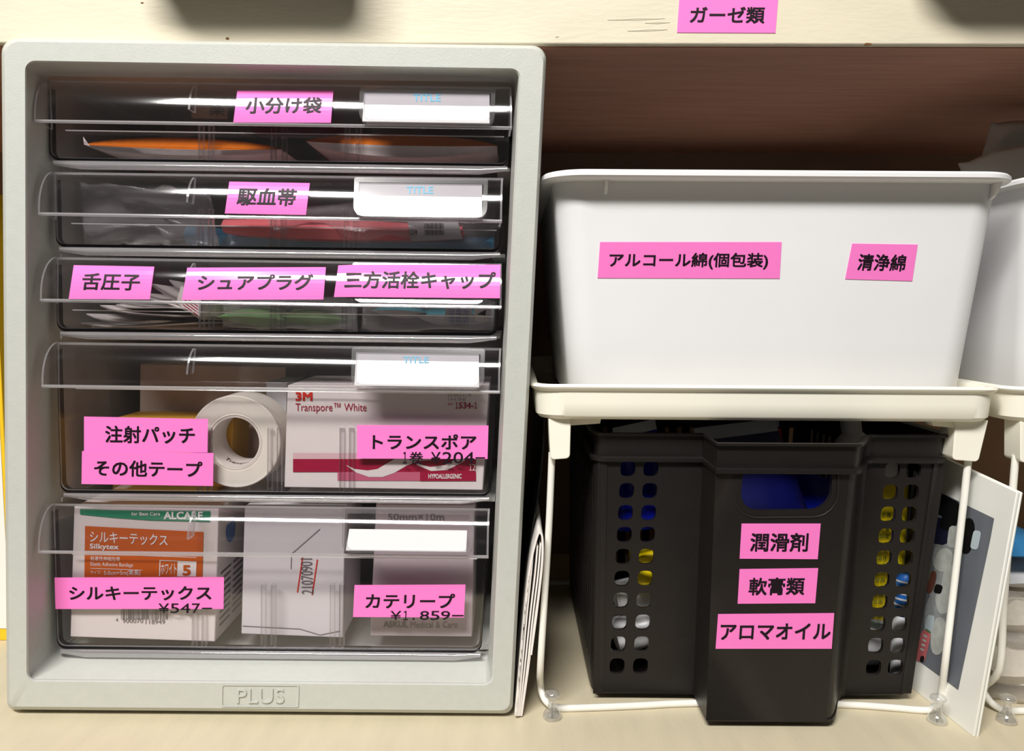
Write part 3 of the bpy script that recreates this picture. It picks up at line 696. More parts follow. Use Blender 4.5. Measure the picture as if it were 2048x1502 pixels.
z = lerp(p1.z, p2.z, .22); x = lerp(p1.x, p2.x, .22)+.0002
mb.add([(x, YI+.02+.008*math.cos(k*.5), z+.008*math.sin(k*.5)) for k in range(12)], [list(range(12))], 1)
mb.build('side_print', ['print_grey', 'print_blue'], sb, recalc=False)
wb = carton('white_carton', [(489, 1012), (690, 1014), (686, 1276), (482, 1268)], YI+.006, .05, 'carton_cool', 'plain white carton with red marks in the middle of the bottom drawer')
def pr(mb):
    y = YI+.0056; S = lambda a, b: W(a, b, y)
    fq(mb, [(604, 1113), (606.5, 1113), (596, 1185), (593.5, 1185)], y, 0); fq(mb, [(633.5, 1119), (636, 1119), (625.5, 1190), (623, 1190)], y, 0)
    letter(mb, '21070901', (602, 1117, 626, 1188), S, 1, 0, rot=lambda u, v: (v+.12*(1-u)-.06, 1-u))
    for (a, b, c, d_) in ((583, 1108, 640, 1058), (583, 1108, 582, 1138), (485, 1252, 600, 1258), (600, 1258, 640, 1270), (640, 1270, 680, 1262)):
        n_ = V((-(d_-b), c-a)).normalized()*.7
        fq(mb, [(a-n_.x, b-n_.y), (c-n_.x, d_-n_.y), (c+n_.x, d_+n_.y), (a+n_.x, b+n_.y)], y, 1)
printed(wb, 0, ['print_red', 'print_grey'], pr)
ab = carton('film_dressing_box', [(752, 1008), (950, 1010), (944, 1274), (740, 1272)], YI+.008, .05, 'carton_pinkish', 'pale carton with grey lettering at the right of the bottom drawer')
def pr(mb):
    y = YI+.0076; S = lambda a, b: W(a, b, y)
    letter(mb, 'ASKUL', (767, 1243, 816, 1255), S, 0, .035); letter(mb, 'Medical & Care', (821, 1243, 915, 1256), S, 0, 0)
printed(ab, 0, ['print_grey'], pr, 'maker_print')
printed(ab, 0, ['print_grey'], lambda mb: letter(mb, '50mm×10m', (776, 1027, 888, 1041), lambda a, b: W(a, b, YI+.0076), 0, .01), 'size_print')

# ================================================================== WIRE RACK WITH TRAY
YT = -.004
tl_, tr_ = W(1062, 770, YT), W(2025, 777, YT); bl_, br_ = W(1073, 846, YT), W(2006, 850, YT)
ztop = (tl_.z+tr_.z)/2; zbot = (bl_.z+br_.z)/2; xm = (tl_.x+tr_.x)/2; hw = (tr_.x-tl_.x)/2
slope = (tr_.z-tl_.z)/(2*hw)
bow = lambda x: slope*(x-xm) + .0022*(1-((x-xm)/hw)**2)
bowb = lambda x: slope*(x-xm) + .0012*(1-((x-xm)/hw)**2)
TB = .232
def build_rack(dx=0):
    D = V((dx, 0, 0))
    rack = empty('wire_rack', V((xm, .1, 0))+D)
    mb = MB(); R = .016
    def lp(ins, z, zf): return [p+D for p in rr_xy(tl_.x+ins, tr_.x-ins, YT+ins, TB-ins, z, R-ins*.3, 8, zf)]
    g = (bl_.x-tl_.x)
    mb.loops([lp(.012, zbot, bowb), lp(g+.002, zbot+.0008, bowb), lp(g, zbot+.003, bowb), lp(g-.0004, (zbot+ztop)/2, bowb), lp(g-.0008, ztop-.004, bow), lp(.0005, ztop-.0026, bow), lp(0, ztop-.0014, bow), lp(.0008, ztop, bow), lp(.0035, ztop-.0003, bow), lp(.0045, ztop-.002, bow), lp(.0055, zbot+.006, bowb), lp(.009, zbot+.003, bowb)], 0, True, True)
    mb.build('tray', 'cream_plastic', rack, smooth=40)
    # corner sockets
    for (t4, yy, bk) in (([(1097, 845), (1142, 846), (1140, 917), (1101, 920)], .004, 0), ([(1912, 848), (1977, 849), (1957, 924), (1905, 920)], .006, 0), ([(1097, 845), (1142, 846), (1140, 917), (1101, 920)], .004, 1), ([(1918, 848), (1977, 849), (1957, 924), (1905, 920)], .006, 1)):
        off = V((0, .195 if bk else 0, 0))+D
        A = at(rr_px([(t4[0][0], t4[0][1]-8), (t4[1][0], t4[1][1]-8), t4[2], t4[3]], [2, 2, 8, 8], 4), yy)
        mb = MB(); mb.prism([p+off for p in A], [p+V((0, .014, 0))+off for p in A])
        mb.build('leg_socket', 'cream_plastic', rack, bevel=.0012)
    for q in ([(1142, 838), (1202, 838), (1200, 847), (1142, 851)], [(1862, 840), (1912, 840), (1912, 856), (1866, 852)]):
        mb = MB(); A = [p+D for p in at(q, .008)]; mb.prism(A, [p+V((0, .01, 0)) for p in A]); mb.build('socket_flange', 'cream_plastic', rack)
    # wire loops: front and rear
    r = .0019
    ys = .010
    pl = [W(1104, 905, ys), W(1098, 1050, ys*.9), W(1089, 1200, ys*.7), W(1081, 1330, ys*.4)]
    corner = [Z(1081, 1368, .012), Z(1086, 1392, .006), Z(1098, 1408, .003), Z(1118, 1416, .0019)]
    bar = [Z(1180, 1415, .0019), Z(1280, 1411, .0019), Z(1360, 1407, .0019), Z(1520, 1404, .0019), Z(1690, 1409, .0019), Z(1780, 1415, .0019), Z(1840, 1420, .0019)]
    cr = [Z(1862, 1418, .003), Z(1878, 1404, .006), Z(1884, 1380, .012)]
    prr = [W(1892, 1310, ys*.5), W(1906, 1190, ys*.8), W(1922, 1050, ys), W(1938, 905, ys*1.1)]
    pts = [p+D for p in pl+corner+bar+cr+prr]
    fine = []
    for i in range(len(pts)-1):      # Catmull-Rom
        p0, p1, p2, p3 = pts[max(i-1, 0)], pts[i], pts[i+1], pts[min(i+2, len(pts)-1)]
        for k in range(4):
            t = k/4; fine.append(.5*((2*p1)+(p2-p0)*t+(2*p0-5*p1+4*p2-p3)*t*t+(3*p1-p0-3*p2+p3)*t**3))
    fine.append(pts[-1])
    for off in (0, .195):
        mb = MB(); mb.tube([p+V((0, off, 0)) for p in fine], r, 12); mb.build('wire_loop', 'wire_white', rack, smooth=60)
    return rack
tag(build_rack(), 'cream plastic tray on white wire legs under the white box', 'rack')
DX = W(2029, 778, YT).x - tl_.x
tag(build_rack(DX), 'second cream tray on white wire legs, cut off by the right edge', 'rack')

# ================================================================== WHITE BOX
YB = -.002
bx0, bx1 = W(1084, 352, YB).x, W(2046, 346, YB).x
zr = (W(1300, 346, YB).z + W(1800, 343, YB).z)/2
zf_ = zbot+.0045
byb = .016
b0, b1 = W(1143, 765, byb).x, W(1932, 765, byb).x
e0, e1 = W(1112, 425, .004).x, W(2006, 425, .004).x
ze = W(1540, 425, .004).z
def build_box(dx=0, label='', stickers=True):
    D = V((dx, 0, 0)); root = empty('storage_box', V(((bx0+bx1)/2, .1, zf_))+D)
    yB = .222
    t0 = lerp(b0, e0, (zr-zf_)/(ze-zf_)); t1 = lerp(b1, e1, (zr-zf_)/(ze-zf_)); ty = lerp(byb, .004, (zr-zf_)/(ze-zf_))
    mb = MB()
    def lp(f, ins=0, r=.016): return [p+D for p in rr_xy(lerp(b0, t0, f)+ins, lerp(b1, t1, f)-ins, lerp(byb, ty, f)+ins, yB-.012*(1-f)-ins, lerp(zf_, zr, f), r, 8)]
    mb.loops([lp(0, .006, .012), lp(.012, .0015), lp(.04), lp(.3), lp(.7), lp(.985), [p+V((0, 0, -.001)) for p in lp(1)], [p+V((0, 0, -.001)) for p in lp(1, .0018)], lp(.5, .0018), lp(.03, .0018)], 0, True, True)
    mb.build('box_body', 'white_plastic', root, smooth=40)
    mb = MB()
    def lr_(ins, z, r=.022): return [p+D for p in rr_xy(bx0+ins, bx1-ins, YB-.007+ins, yB+.004-ins, z, r-ins*.5, 10)]
    mb.loops([lr_(.0125, zr-.0042), lr_(.001, zr-.004), lr_(0, zr-.003), lr_(0, zr-.0012), lr_(.0012, zr), lr_(.010, zr), lr_(.0125, zr-.001)], 0)
    mb.build('rim', 'white_plastic', root, smooth=40)
    for px in (1212, 1992):        # small gussets under the rim
        p = W(px, 368, .002)+D; mb = MB(); z1 = zr-.003
        mb.prism([(p.x-.0008, -.003, z1), (p.x-.0008, .006, z1), (p.x-.0008, .006, z1-.009), (p.x-.0008, .0025, z1-.0075), (p.x-.0008, -.0005, z1-.004)], [(p.x+.0008, -.003, z1), (p.x+.0008, .006, z1), (p.x+.0008, .006, z1-.009), (p.x+.0008, .0025, z1-.0075), (p.x+.0008, -.0005, z1-.004)])
        mb.build('rim_gusset', 'white_plastic', root)
    p0 = V((b0, byb, zf_)); n = V((b1-b0, 0, 0)).cross(V((0, .004-byb, ze-zf_))).normalized()
    if n.y > 0: n = -n
    if stickers:
        S = onplane(p0, n)
        sticker(root, [(1200, 484), (1563, 484), (1559, 557), (1195, 556)], [('アルコール綿(個包装)', (1219, 506, 1535, 538))], S, lbl='pink label reading アルコール綿(個包装)')
        sticker(root, [(1704, 487), (1835, 489), (1824, 562), (1690, 558)], [('清浄綿', (1716, 509, 1810, 541))], S, lbl='pink label reading 清浄綿')
    tag(root, label, 'box')
build_box(0, 'white plastic storage box with two pink labels standing on the cream tray')
build_box(DX, 'second white storage box, mostly cut off by the right edge', False)
# clear bag with green packet poking up behind the box rim
film('clear_bag', [(2012, 232), (2200, 230), (2200, 520), (1930, 520)], .11, .03, 'crumpled clear bag with a green packet behind the white box rim', mat='film_milky', amp=.006, seed=21)
film('clear_bag', [(1934, 320), (2090, 272), (2120, 460), (1996, 460)], .085, .02, 'pointed corner of a clear bag above the white box rim', mat='film_milky', amp=.004, seed=25)
T, B_ = lens(2005, 2190, 290, 290, 50, 250); pillow('green_packet', T, B_, .128, .015, ['dark_green', 'dark_green'], 'dark green packet inside the clear bag above the white box', 'packet')

# ================================================================== BLACK BASKET
ZB = .0048
mA, mB_ = Z(1186, 1388, ZB), Z(1822, 1386, ZB); ym = (mA.y+mB_.y)/2
mA = V((W(1186, 1388, ym).x, ym, ZB)); mB_ = V((W(1822, 1386, ym).x, ym, ZB))
uA, uB = Z(1413, 1441, ZB), Z(1656, 1441, ZB); yu = (uA.y+uB.y)/2
LEANB = .008
ztp = W(1300, 864, ym-LEANB).z
tA = W(1193, 866, ym-LEANB); tB = W(1897, 866, ym-LEANB)
mP = (V((0, ym, ZB)), V((0, -(ztp-ZB), -LEANB)).normalized()); uP = (V((0, yu, ZB)), V((0, -(ztp-ZB), -LEANB)).normalized())
SM = lambda x, y, off=0: PL(x, y, *mP) + mP[1]*off
SU = lambda x, y, off=0: PL(x, y, *uP) + uP[1]*off
bask = tag(empty('basket', V((.4, .1, 0))), 'black perforated plastic basket with three pink labels under the tray', 'basket')
def ringpx(cx, cy, hx, hy, n=16, e=3.2, lean=0):
    out = []
    for k in range(n):
        a = 2*math.pi*(k+.5)/n; c, s = math.cos(a), math.sin(a)
        r = (abs(c)**e+abs(s)**e)**(-1/e); out.append((cx+hx*r*c+lean*hy*r*s, cy+hy*r*s))
    return out
def sqpx(cx, cy, hx, hy, n=16, lean=0):
    out = []
    for k in range(n):
        a = 2*math.pi*(k+.5)/n; c, s = math.cos(a), math.sin(a); m = max(abs(c), abs(s)); out.append((cx+hx*c/m+lean*hy*s/m, cy+hy*s/m))
    return out
def perforated(name, xl, xr, cols, S, rows=10, y0=938, dy=43.8):
    """xl(y), xr(y) panel edges; cols = list of x(y); holes cut clean through"""
    mb = MB(); yt, yb = 918, 1387
    def corner_fill(pts): mb.poly([S(*p) for p in pts])
    for r in range(rows):
        cy = y0+dy*r; ya, yb_ = cy-dy/2, cy+dy/2
        xs = [c(cy) for c in cols]; half = (xs[1]-xs[0])/2; ln = (cols[0](yb_)-cols[0](ya))/dy
        for cx in xs:
            O = sqpx(cx, cy, half, dy/2, 16, ln); I = ringpx(cx, cy, 15, 15.5, 16, 3.2, ln)
            # square ring corners
            mb.bridge([S(*p) for p in O], [S(*p) for p in I], 0)
            mb.bridge([S(*p) for p in I], [S(p[0], p[1], 0)+V((0, .0024, 0)) for p in I], 0)
            cs = [(cx+sx*half+ln*sy*dy/2, cy+sy*dy/2) for sx, sy in ((1, 1), (-1, 1), (-1, -1), (1, -1))]
            for k, c in enumerate(cs):
                i0, i1 = (4*k+1, 4*k+2); mb.poly([S(*O[i0]), S(*c), S(*O[i1])])
        a0 = xs[0]-half; a1 = xs[-1]+half
        mb.poly([S(xl(ya), ya), S(a0-ln*dy/2, ya), S(a0+ln*dy/2, yb_), S(xl(yb_), yb_)])
        mb.poly([S(a1-ln*dy/2, ya), S(xr(ya), ya), S(xr(yb_), yb_), S(a1+ln*dy/2, yb_)])
    ya = y0-dy/2; yz = y0+dy*(rows-.5)
    mb.poly([S(xl(yt), yt), S(xr(yt), yt), S(xr(ya), ya), S(xl(ya), ya)])
    mb.poly([S(xl(yz), yz), S(xr(yz), yz), S(xr(yb), yb), S(xl(yb), yb)])
    return mb.build(name, 'black_plastic', bask, recalc=False, solid=.0)
lf = lambda xa, xb: (lambda y: lerp(xa, xb, (y-920)/(1390-920)))
perforated('front_panel', lf(1196, 1186), lf(1405, 1386), [lf(1257, 1231), lf(1303, 1278)], SM)
perforated('front_panel', lf(1735, 1690), lf(1893, 1822), [lf(1787, 1742), lf(1829, 1786)], SM, y0=941)
# bulging middle panel with the hand hole
mb = MB(); xl, xr = lf(1432, 1414), lf(1702, 1657)
yt, yb = 935, 1441
hole = []
hc = [(1486, 948), (1664, 946), (1664, 1020), (1478, 1022)]
hole = rr_px(hc, [6, 6, 42, 40], 6)
from mathutils.geometry import tessellate_polygon
outer = [(xl(915), 915), (xr(915), 915), (xr(1120), 1120), (xl(1120), 1120)]
tri = tessellate_polygon([[V((x, y, 0)) for x, y in outer], [V((x, y, 0)) for x, y in hole]])
mb.add([SU(*p) for p in outer+hole], [list(t) for t in tri], 0)
mb.bridge([SU(*p) for p in hole], [SU(*p)+V((0, .003, 0)) for p in hole], 0)
mb.poly([SU(xl(1120), 1120), SU(xr(1120), 1120), SU(xr(1441), 1441), SU(xl(1441), 1441)])
for sgn, ux, mx_ in ((1, xl, lf(1405, 1386)), (-1, xr, lf(1735, 1690))):
    rows = []
    for k in range(9):
        t = k/8; h = t*t*(3-2*t)
        top = (SM(mx_(918), 918), SU(ux(915), 915)); bot = (SM(mx_(1387), 1387), SU(ux(1441), 1441))
        f3 = lambda a, b: V((lerp(a.x, b.x, t), lerp(a.y, b.y, h), lerp(a.z, b.z, t)))
        rows.append((f3(*top), f3(*bot)))
    mb.bridge([r[0] for r in rows], [r[1] for r in rows], 0, False)
# recessed grip groove around the hand hole
gr = rr_px([(1474, 936), (1676, 934), (1676, 1033), (1466, 1035)], [6, 6, 50, 48], 6)
mb.tube([SU(*p, .0002) for p in gr[8:]+gr[:0]], .0005, 6)
mb.build('bulged_panel', 'black_plastic', bask, smooth=35)
# outline of the basket seen from above: front with bulge, sides, rear
YBK = .205
def outline(z, out=0.0):
    f = (z-ZB)/(ztp-ZB)
    L = lerp(mA, tA, f); R_ = lerp(mB_, tB, f); ymz = lerp(ym, ym-LEANB, f); yuz = ymz-(ym-yu)
    a1, a2 = lerp(SM(1386, 1387).x, SM(1407, 866).x, f), lerp(SU(1414, 1441).x, SU(1436, 882).x, f)
    c2, c1 = lerp(SU(1657, 1441).x, SU(1706, 884).x, f), lerp(SM(1690, 1387).x, SM(1742, 866).x, f)
    P = []
    r = .006
    ybk = lerp(YBK-.006, YBK, f)
    for k in range(5):
        a = math.radians(180+90*k/4); P.append((L.x+r+math.cos(a)*(r+out), ymz+r+math.sin(a)*(r+out)))
    for k in range(9): t = k/8; h = t*t*(3-2*t); P.append((lerp(a1, a2, t)-out*.4, lerp(ymz, yuz, h)-out))
    for k in range(9): t = k/8; h = t*t*(3-2*t); P.append((lerp(c2, c1, t)+out*.4, lerp(yuz, ymz, h)-out))
    for cx, cy, a0 in ((R_.x-r, ymz+r, 270), (R_.x-r, ybk-r, 0), (L.x+r, ybk-r, 90)):
        for k in range(5):
            a = math.radians(a0+90*k/4); P.append((cx+math.cos(a)*(r+out), cy+math.sin(a)*(r+out)))
    return [V((x, y, z)) for x, y in P]
zr1 = W(1300, 921, ym-LEANB).z
mb = MB()
mb.loops([outline(zr1-.0006, 0), outline(zr1-.0004, .0028), outline(zr1+.0016, .003), outline(zr1+.0022, .0006), outline(ztp-.0022, .0012), outline(ztp-.0016, .0034), outline(ztp-.0003, .0036), outline(ztp, .0028), outline(ztp-.0002, .0008), outline(ztp-.001, -.0012), outline(zr1-.0006, -.0016), outline(zr1-.0006, 0)], 0)
mb.build('rim', 'black_plastic', bask, smooth=35)
# side and rear walls, base
mb = MB(); ob_, ot = outline(ZB), outline(zr1)
n = len(ob_); side_idx = list(range(23+4, n)) + [0, 1, 2, 3, 4]
# side walls carry long slots towards the rear: strips with gaps
def wallstrip(i0, i1, slots):
    for k in range(slots):
        ta, tb_ = (k+.0)/slots, (k+.62)/slots
        for (za, zb_) in (((0, .10) if True else 0, (0, .10)), ((.10, .92), (.10, .92)), ((.92, 1), (.92, 1))):
            lo_, hi = za
            u0_, u1_ = (ta, (k+1)/slots) if (lo_ == 0 or hi == 1) else (ta, tb_)
            def pt(u, v): return lerp(lerp(ob_[i0], ob_[i1], u), lerp(ot[i0], ot[i1], u), v)
            mb.poly([pt(u0_, lo_), pt(u1_, lo_), pt(u1_, hi), pt(u0_, hi)])
cR0, cR1 = 27, 28
for (i, j) in zip(range(23, 27), range(24, 28)): mb.poly([ob_[i], ob_[j], ot[j], ot[i]])
for (i, j) in zip(range(0, 4), range(1, 5)): mb.poly([ob_[i], ob_[j], ot[j], ot[i]])
for (i, j) in zip(list(range(28, 32))+list(range(33, 37)), list(range(29, 33))+list(range(34, 38))): mb.poly([ob_[i], ob_[j], ot[j], ot[i]])
wallstrip(27, 28, 16); wallstrip(32, 33, 18); wallstrip(37, 0, 16)
mb.poly(ob_)
mb.build('side_walls', 'black_plastic', bask, recalc=False, solid=.0016)
mb = MB(); mb.loops([[V((p.x, p.y, 0))*1 for p in rr_xy(mA.x+.02, mB_.x-.02, ym+.02, YBK-.03, 0, .01)], rr_xy(mA.x+.019, mB_.x-.019, ym+.019, YBK-.029, ZB, .01)], 0, True, True); mb.build('base', 'black_plastic', bask)
sticker(bask, [(1483, 1047), (1641, 1047), (1635, 1118), (1479, 1117)], [('潤滑剤', (1501, 1066, 1615, 1102))], SU, lbl='pink label reading 潤滑剤')
sticker(bask, [(1479, 1138), (1636, 1136), (1630, 1206), (1475, 1207)], [('軟膏類', (1498, 1155, 1608, 1189))], SU, lbl='pink label reading 軟膏類')
sticker(bask, [(1436, 1228), (1668, 1226), (1663, 1297), (1431, 1297)], [('アロマオイル', (1441, 1247, 1660, 1278))], SU, lbl='pink label reading アロマオイル')

# ------------------------------------------------------------------ things in the basket
def bottle(name, base, prof, mats, label, cat, lean=V((0, 0, 1)), bands=()):
    ax = V((1, 0, 0)); ax = (ax - lean*ax.dot(lean)).normalized()
    root = None
    mb = MB(); mb.lathe(base, prof, 20, 0, lean, ax)
    root = tag(mb.build(name, mats[0], smooth=40), label, cat)
    for h0, h1, r, m, nm in bands:
        mb = MB(); mb.lathe(V(base)+lean*h0, [(r, 0), (r+.0003, .0003), (r+.0003, h1-h0), (r, h1-h0+.0003)], 20, 0, lean, ax); mb.build(nm, m, root, smooth=40)
    return root
def pouch(name, q, y, dy, mats, label, cat, lean=.0, bulge=.010, extra=None):
    """flat-topped squeeze pouch: bulging body closing to a straight sealed edge at the top"""
    mb = MB(); n = 10; f_, b_ = [], []
    for v in range(n+1):
        r1, r2 = [], []
        for u in range(n+1):
            p = W(*bil(q, u/n, v/n), y) + V((0, lean*(1-v/n), 0)); e = (math.sin(math.pi*u/n)**.5)*min(1, (v/n)*1.1)
            r1.append(p - V((0, bulge*e, 0))); r2.append(p + V((0, bulge*e+.0006, 0)))
        f_.append(r1); b_.append(r2)
    for k, (a, b) in enumerate(zip(f_, f_[1:])): mb.bridge(a, b, 1 if k < 1 else 0, False)
    for k, (a, b) in enumerate(zip(b_, b_[1:])): mb.bridge(a, b, 1 if k < 1 else 0, False)
    ring = lambda g: g[0] + [r[-1] for r in g[1:]] + g[-1][-2::-1] + [r[0] for r in g[-2:0:-1]]
    mb.bridge(ring(f_), ring(b_), 0)
    return tag(mb.build(name, mats, smooth=50), label, cat)
pouch('gel_pouch', [(1395, 862), (1560, 842), (1640, 1085), (1440, 1110)], .035, 0, ['navy_pouch', 'silver_seal'], 'navy blue gel pouch with a silver seal seen through the hand hole', 'pouch', .01, .012)
pouch('gel_pouch', [(1225, 856), (1310, 838), (1345, 1040), (1225, 1060)], .045, 0, ['blue_pouch', 'silver_seal'], 'bright blue pouch standing behind the left holes of the basket', 'pouch', 0, .010)
pouch('gel_pouch', [(1570, 930), (1690, 968), (1720, 1090), (1580, 1075)], .062, 0, ['blue_pouch', 'blue_pouch'], 'blue pouch lying to the right of the hand hole', 'pouch', 0, .008)
mb = MB(); q = [(1520, 842), (1560, 842), (1566, 884), (1536, 884)]; A = at(q, .05); mb.prism(A, [p+V((0, .012, 0)) for p in A], 0)
fq(mb, [(1556, 856), (1561, 856), (1566, 884), (1560, 884)], .0497, 1); fq(mb, [(1520, 842), (1558, 842), (1558, 854), (1522, 852)], .0497, 2)
tag(mb.build('ointment_box', ['navy_pouch', 'red_trim', 'silver_seal'], recalc=False), 'small navy box with a red edge sticking up behind the rim', 'box')
ye = W(1780, 1110, .028); xr_ = lambda px, y=.03: W(px, 1150, y).x
o = bottle('medicine_bottle', (xr_(1760, .050), .050, ZB+.0335), [(0, 0), (.011, .0005), (.0125, .003), (.0125, .09), (.010, .096), (.0065, .098), (.0065, .106), (.0, .107)], ['tube_white'], 'white bottle with a yellow printed wrapper behind the right holes', 'bottle', bands=((.003, .086, .0126, 'medicine_yellow', 'wrapper'),))
mb = MB()
for r in range(16):
    py = 1025+r*14.5
    letter(mb, random.choice(('して頂き', '使用上の', '注意文書', '外用剤成', '要保管品')), (1742-.1*r*14, py, 1782-.1*r*14, py+9), lambda x, y: W(x, y, .0368), 0, 0)
mb.build('wrapper_print', 'dark_green', o, recalc=False, merge=False)
bottle('medicine_bottle', (lerp(mB_.x, tB.x, .5)-.017, .062, ZB+.085), [(0, 0), (.010, .0005), (.011, .003), (.011, .05), (.009, .055), (.006, .058), (.006, .068), (0, .069)], ['tube_white'], 'small white bottle with a narrow yellow wrapper by the right side of the basket', 'bottle', V((-.12, .1, 1)).normalized(), bands=((.005, .03, .0111, 'medicine_yellow', 'wrapper'),))
JP = tuple(W(1806, 1228, .0355))
o = bottle('ointment_tube', JP, [(0, 0), (.005, .0003), (.0055, .001), (.0055, .022), (.004, .024), (0, .0245)], ['stripe_blue'], 'blue and white striped jar behind the right holes', 'jar', V((.05, .05, 1)).normalized())
for k in range(6):
    mb = MB(); lean_ = V((.05, .05, 1)).normalized(); ax = (V((1, 0, 0))-lean_*lean_.x).normalized()
    mb.lathe(ORG[o.name]*0+V(JP)+lean_*(.002+.0034*k), [(.0054, 0), (.0057, .0002), (.0057, .0011), (.0054, .0013)], 20, 0, lean_, ax); mb.build('white_stripe', 'tube_white', o, smooth=40)
bottle('white_tube', (xr_(1236, .03), .046, ZB+.022), [(0, 0), (.010, .001), (.011, .004), (.011, .03), (.011, .055), (.009, .058), (0, .059)], ['tube_white'], 'white tube lying low behind the left holes of the basket', 'tube', V((.95, .12, .25)).normalized())
bottle('white_tube', (xr_(1236, .03), .05, ZB+.044), [(0, 0), (.009, .001), (.010, .004), (.010, .05), (.008, .053), (0, .054)], ['tube_white'], 'white tube above the lowest one behind the left holes', 'tube', V((.97, .1, .2)).normalized())
mb = MB(); q = [(1268, 1118), (1330, 1100), (1330, 1192), (1272, 1180)]; A = at(q, .028); mb.prism(A, [p+V((0, .02, 0)) for p in A], 0)
tag(mb.build('medicine_box', 'medicine_yellow', bevel=.0006), 'small yellow box behind the inner column of left holes', 'box')
bottle('white_tube', (xr_(1712, .056)-.014, .056, ZB+.0165), [(0, 0), (.015, .001), (.016, .004), (.016, .038), (.014, .041), (0, .042)], ['tube_white'], 'white tube lying in the lower right of the basket', 'tube', V((.97, .1, .03)).normalized())
bottle('white_tube', (JP[0], JP[1], ZB+.0005), [(0, 0), (.005, .0006), (.0055, .002), (.0055, JP[2]-ZB-.003), (.0045, JP[2]-ZB-.0012), (0, JP[2]-ZB-.001)], ['tube_white'], 'short white jar by the right side of the basket', 'jar', V((0, 0, 1)))

# ================================================================== PHOTO CARD ON THE RIGHT
cF, cBk = Z(1946, 1474, 0), Z(1826, 1378, 0)
tF = W(2034, 984, cF.y-.002)
dirb = (cBk-cF).normalized(); nC = (tF-cF).cross(dirb).normalized()
if nC.x > 0: nC = -nC
cardS = onplane(cF, nC)
tBk = cardS(1895, 919)
topd = (tBk-tF).normalized()
card = tag(empty('photo_card', cF), 'white bordered photo board of medicine bottles leaning beside the black basket', 'photo board')
Lb = .12
def cboard(off, th, grow_=0, name='board', mat='card_white'):
    mb = MB(); A = [cF+nC*off, tF+nC*off, tF+topd*Lb+nC*off, cF+dirb*Lb+nC*off]
    mb.prism(A, [p-nC*th for p in A]); return mb.build(name, mat, card, bevel=.0004)
cboard(0, .0016); cboard(-.0022, .0012, name='backing_board')
mb = MB(); S = lambda x, y, o=.0002: cardS(x, y, o)
mb.poly([S(1989, 1037), S(1981, 1080), S(1950, 1225), S(1917, 1380), S(1833, 1318), S(1780, 1280), S(1800, 950), S(1899, 993), S(1939, 1013)], 0)
def blob(c, rx, ry, mi, o=.0003, rot=0, e=2.0):
    P = []
    for k in range(18):
        a = 2*math.pi*k/18; ca, sa = math.cos(a), math.sin(a); r = (abs(ca)**e+abs(sa)**e)**(-1/e); x, y = rx*r*ca, ry*r*sa
        P.append(S(c[0]+x*math.cos(rot)-y*math.sin(rot), c[1]+x*math.sin(rot)+y*math.cos(rot), o))
    mb.poly(P, mi)
blob((1893, 1112), 26, 36, 3, .00025, .2, 2.6); blob((1884, 1170), 22, 46, 3, .00026, .15, 3); blob((1872, 1232), 22, 46, 3, .00027, .1, 2.6)
blob((1893, 1014), 26, 20, 2, .0003, .45, 5); blob((1880, 1062), 22, 26, 1, .0004, .2, 5); blob((1900, 1040), 16, 22, 2, .00042, .3, 4); blob((1910, 1074), 13, 22, 4, .00045, .12, 5)
blob((1936, 1072), 14, 36, 2, .0004, .12, 2.4); blob((1953, 1080), 8, 19, 8, .0005, .2, 6); blob((1888, 1120), 17, 24, 4, .00035, .4, 2.4); blob((1896, 1168), 12, 40, 4, .00036, .18, 6)
blob((1864, 1164), 8, 23, 5, .0004, .25, 2.6); blob((1857, 1152), 4, 14, 7, .0005, .25, 6); blob((1878, 1178), 8, 9, 2, .0005, .3, 4); blob((1885, 1206), 12, 22, 4, .00037, -.2, 3)
blob((1878, 1272), 15, 38, 4, .0004, .1, 2.4); blob((1860, 1250), 8, 20, 8, .00048, .2, 6); blob((1848, 1292), 10, 32, 6, .0005, .22, 6)
for k_ in range(4): blob((1852-2*k_, 1272+9*k_), 4.5, 2.2, 4, .00055, .5, 4)
blob((1846, 1318), 4, 6, 2, .0006, .2, 4); blob((1858, 1262), 7, 2, 7, .0006, .6, 4)
mb.build('photo_print', ['photo_grey', 'photo_navy', 'photo_black', 'photo_clear', 'photo_pale', 'photo_brown', 'photo_pink', 'photo_green', 'photo_cap'], card, recalc=False, merge=False)

# ================================================================== PUSH PINS
for k, (px, py, lab) in enumerate(((1104, 1436, 'clear push pin at the left foot of the wire rack'), (1874, 1444, 'clear push pin beside the photo board at the right foot of the rack'), (2013, 1444, 'clear push pin at the foot of the second rack'))):
    b = Z(px, py, 0); lean = V((0, 0, 1))
    root = tag(empty('push_pin', b), lab, 'push pin', 'clear push pins along the front of the racks')
    mb = MB(); mb.lathe(b, [(r_*1.12, h_*1.16) for r_, h_ in [(.0042, .0003), (.0046, .001), (.0044, .0022), (.0034, .0036), (.0022, .005), (.0018, .0066), (.002, .0094), (.0026, .0104), (.0036, .0108), (.0038, .0116), (.0032, .0128), (.0014, .0133)]], 24)
    mb.build('pin_head', 'pin_clear', root, smooth=50)
    mb = MB(); mb.lathe(b+V((0, 0, -.004)), [(.0001, 0), (.0005, .002), (.0005, .012)], 8); mb.build('needle', 'steel', root, smooth=50)

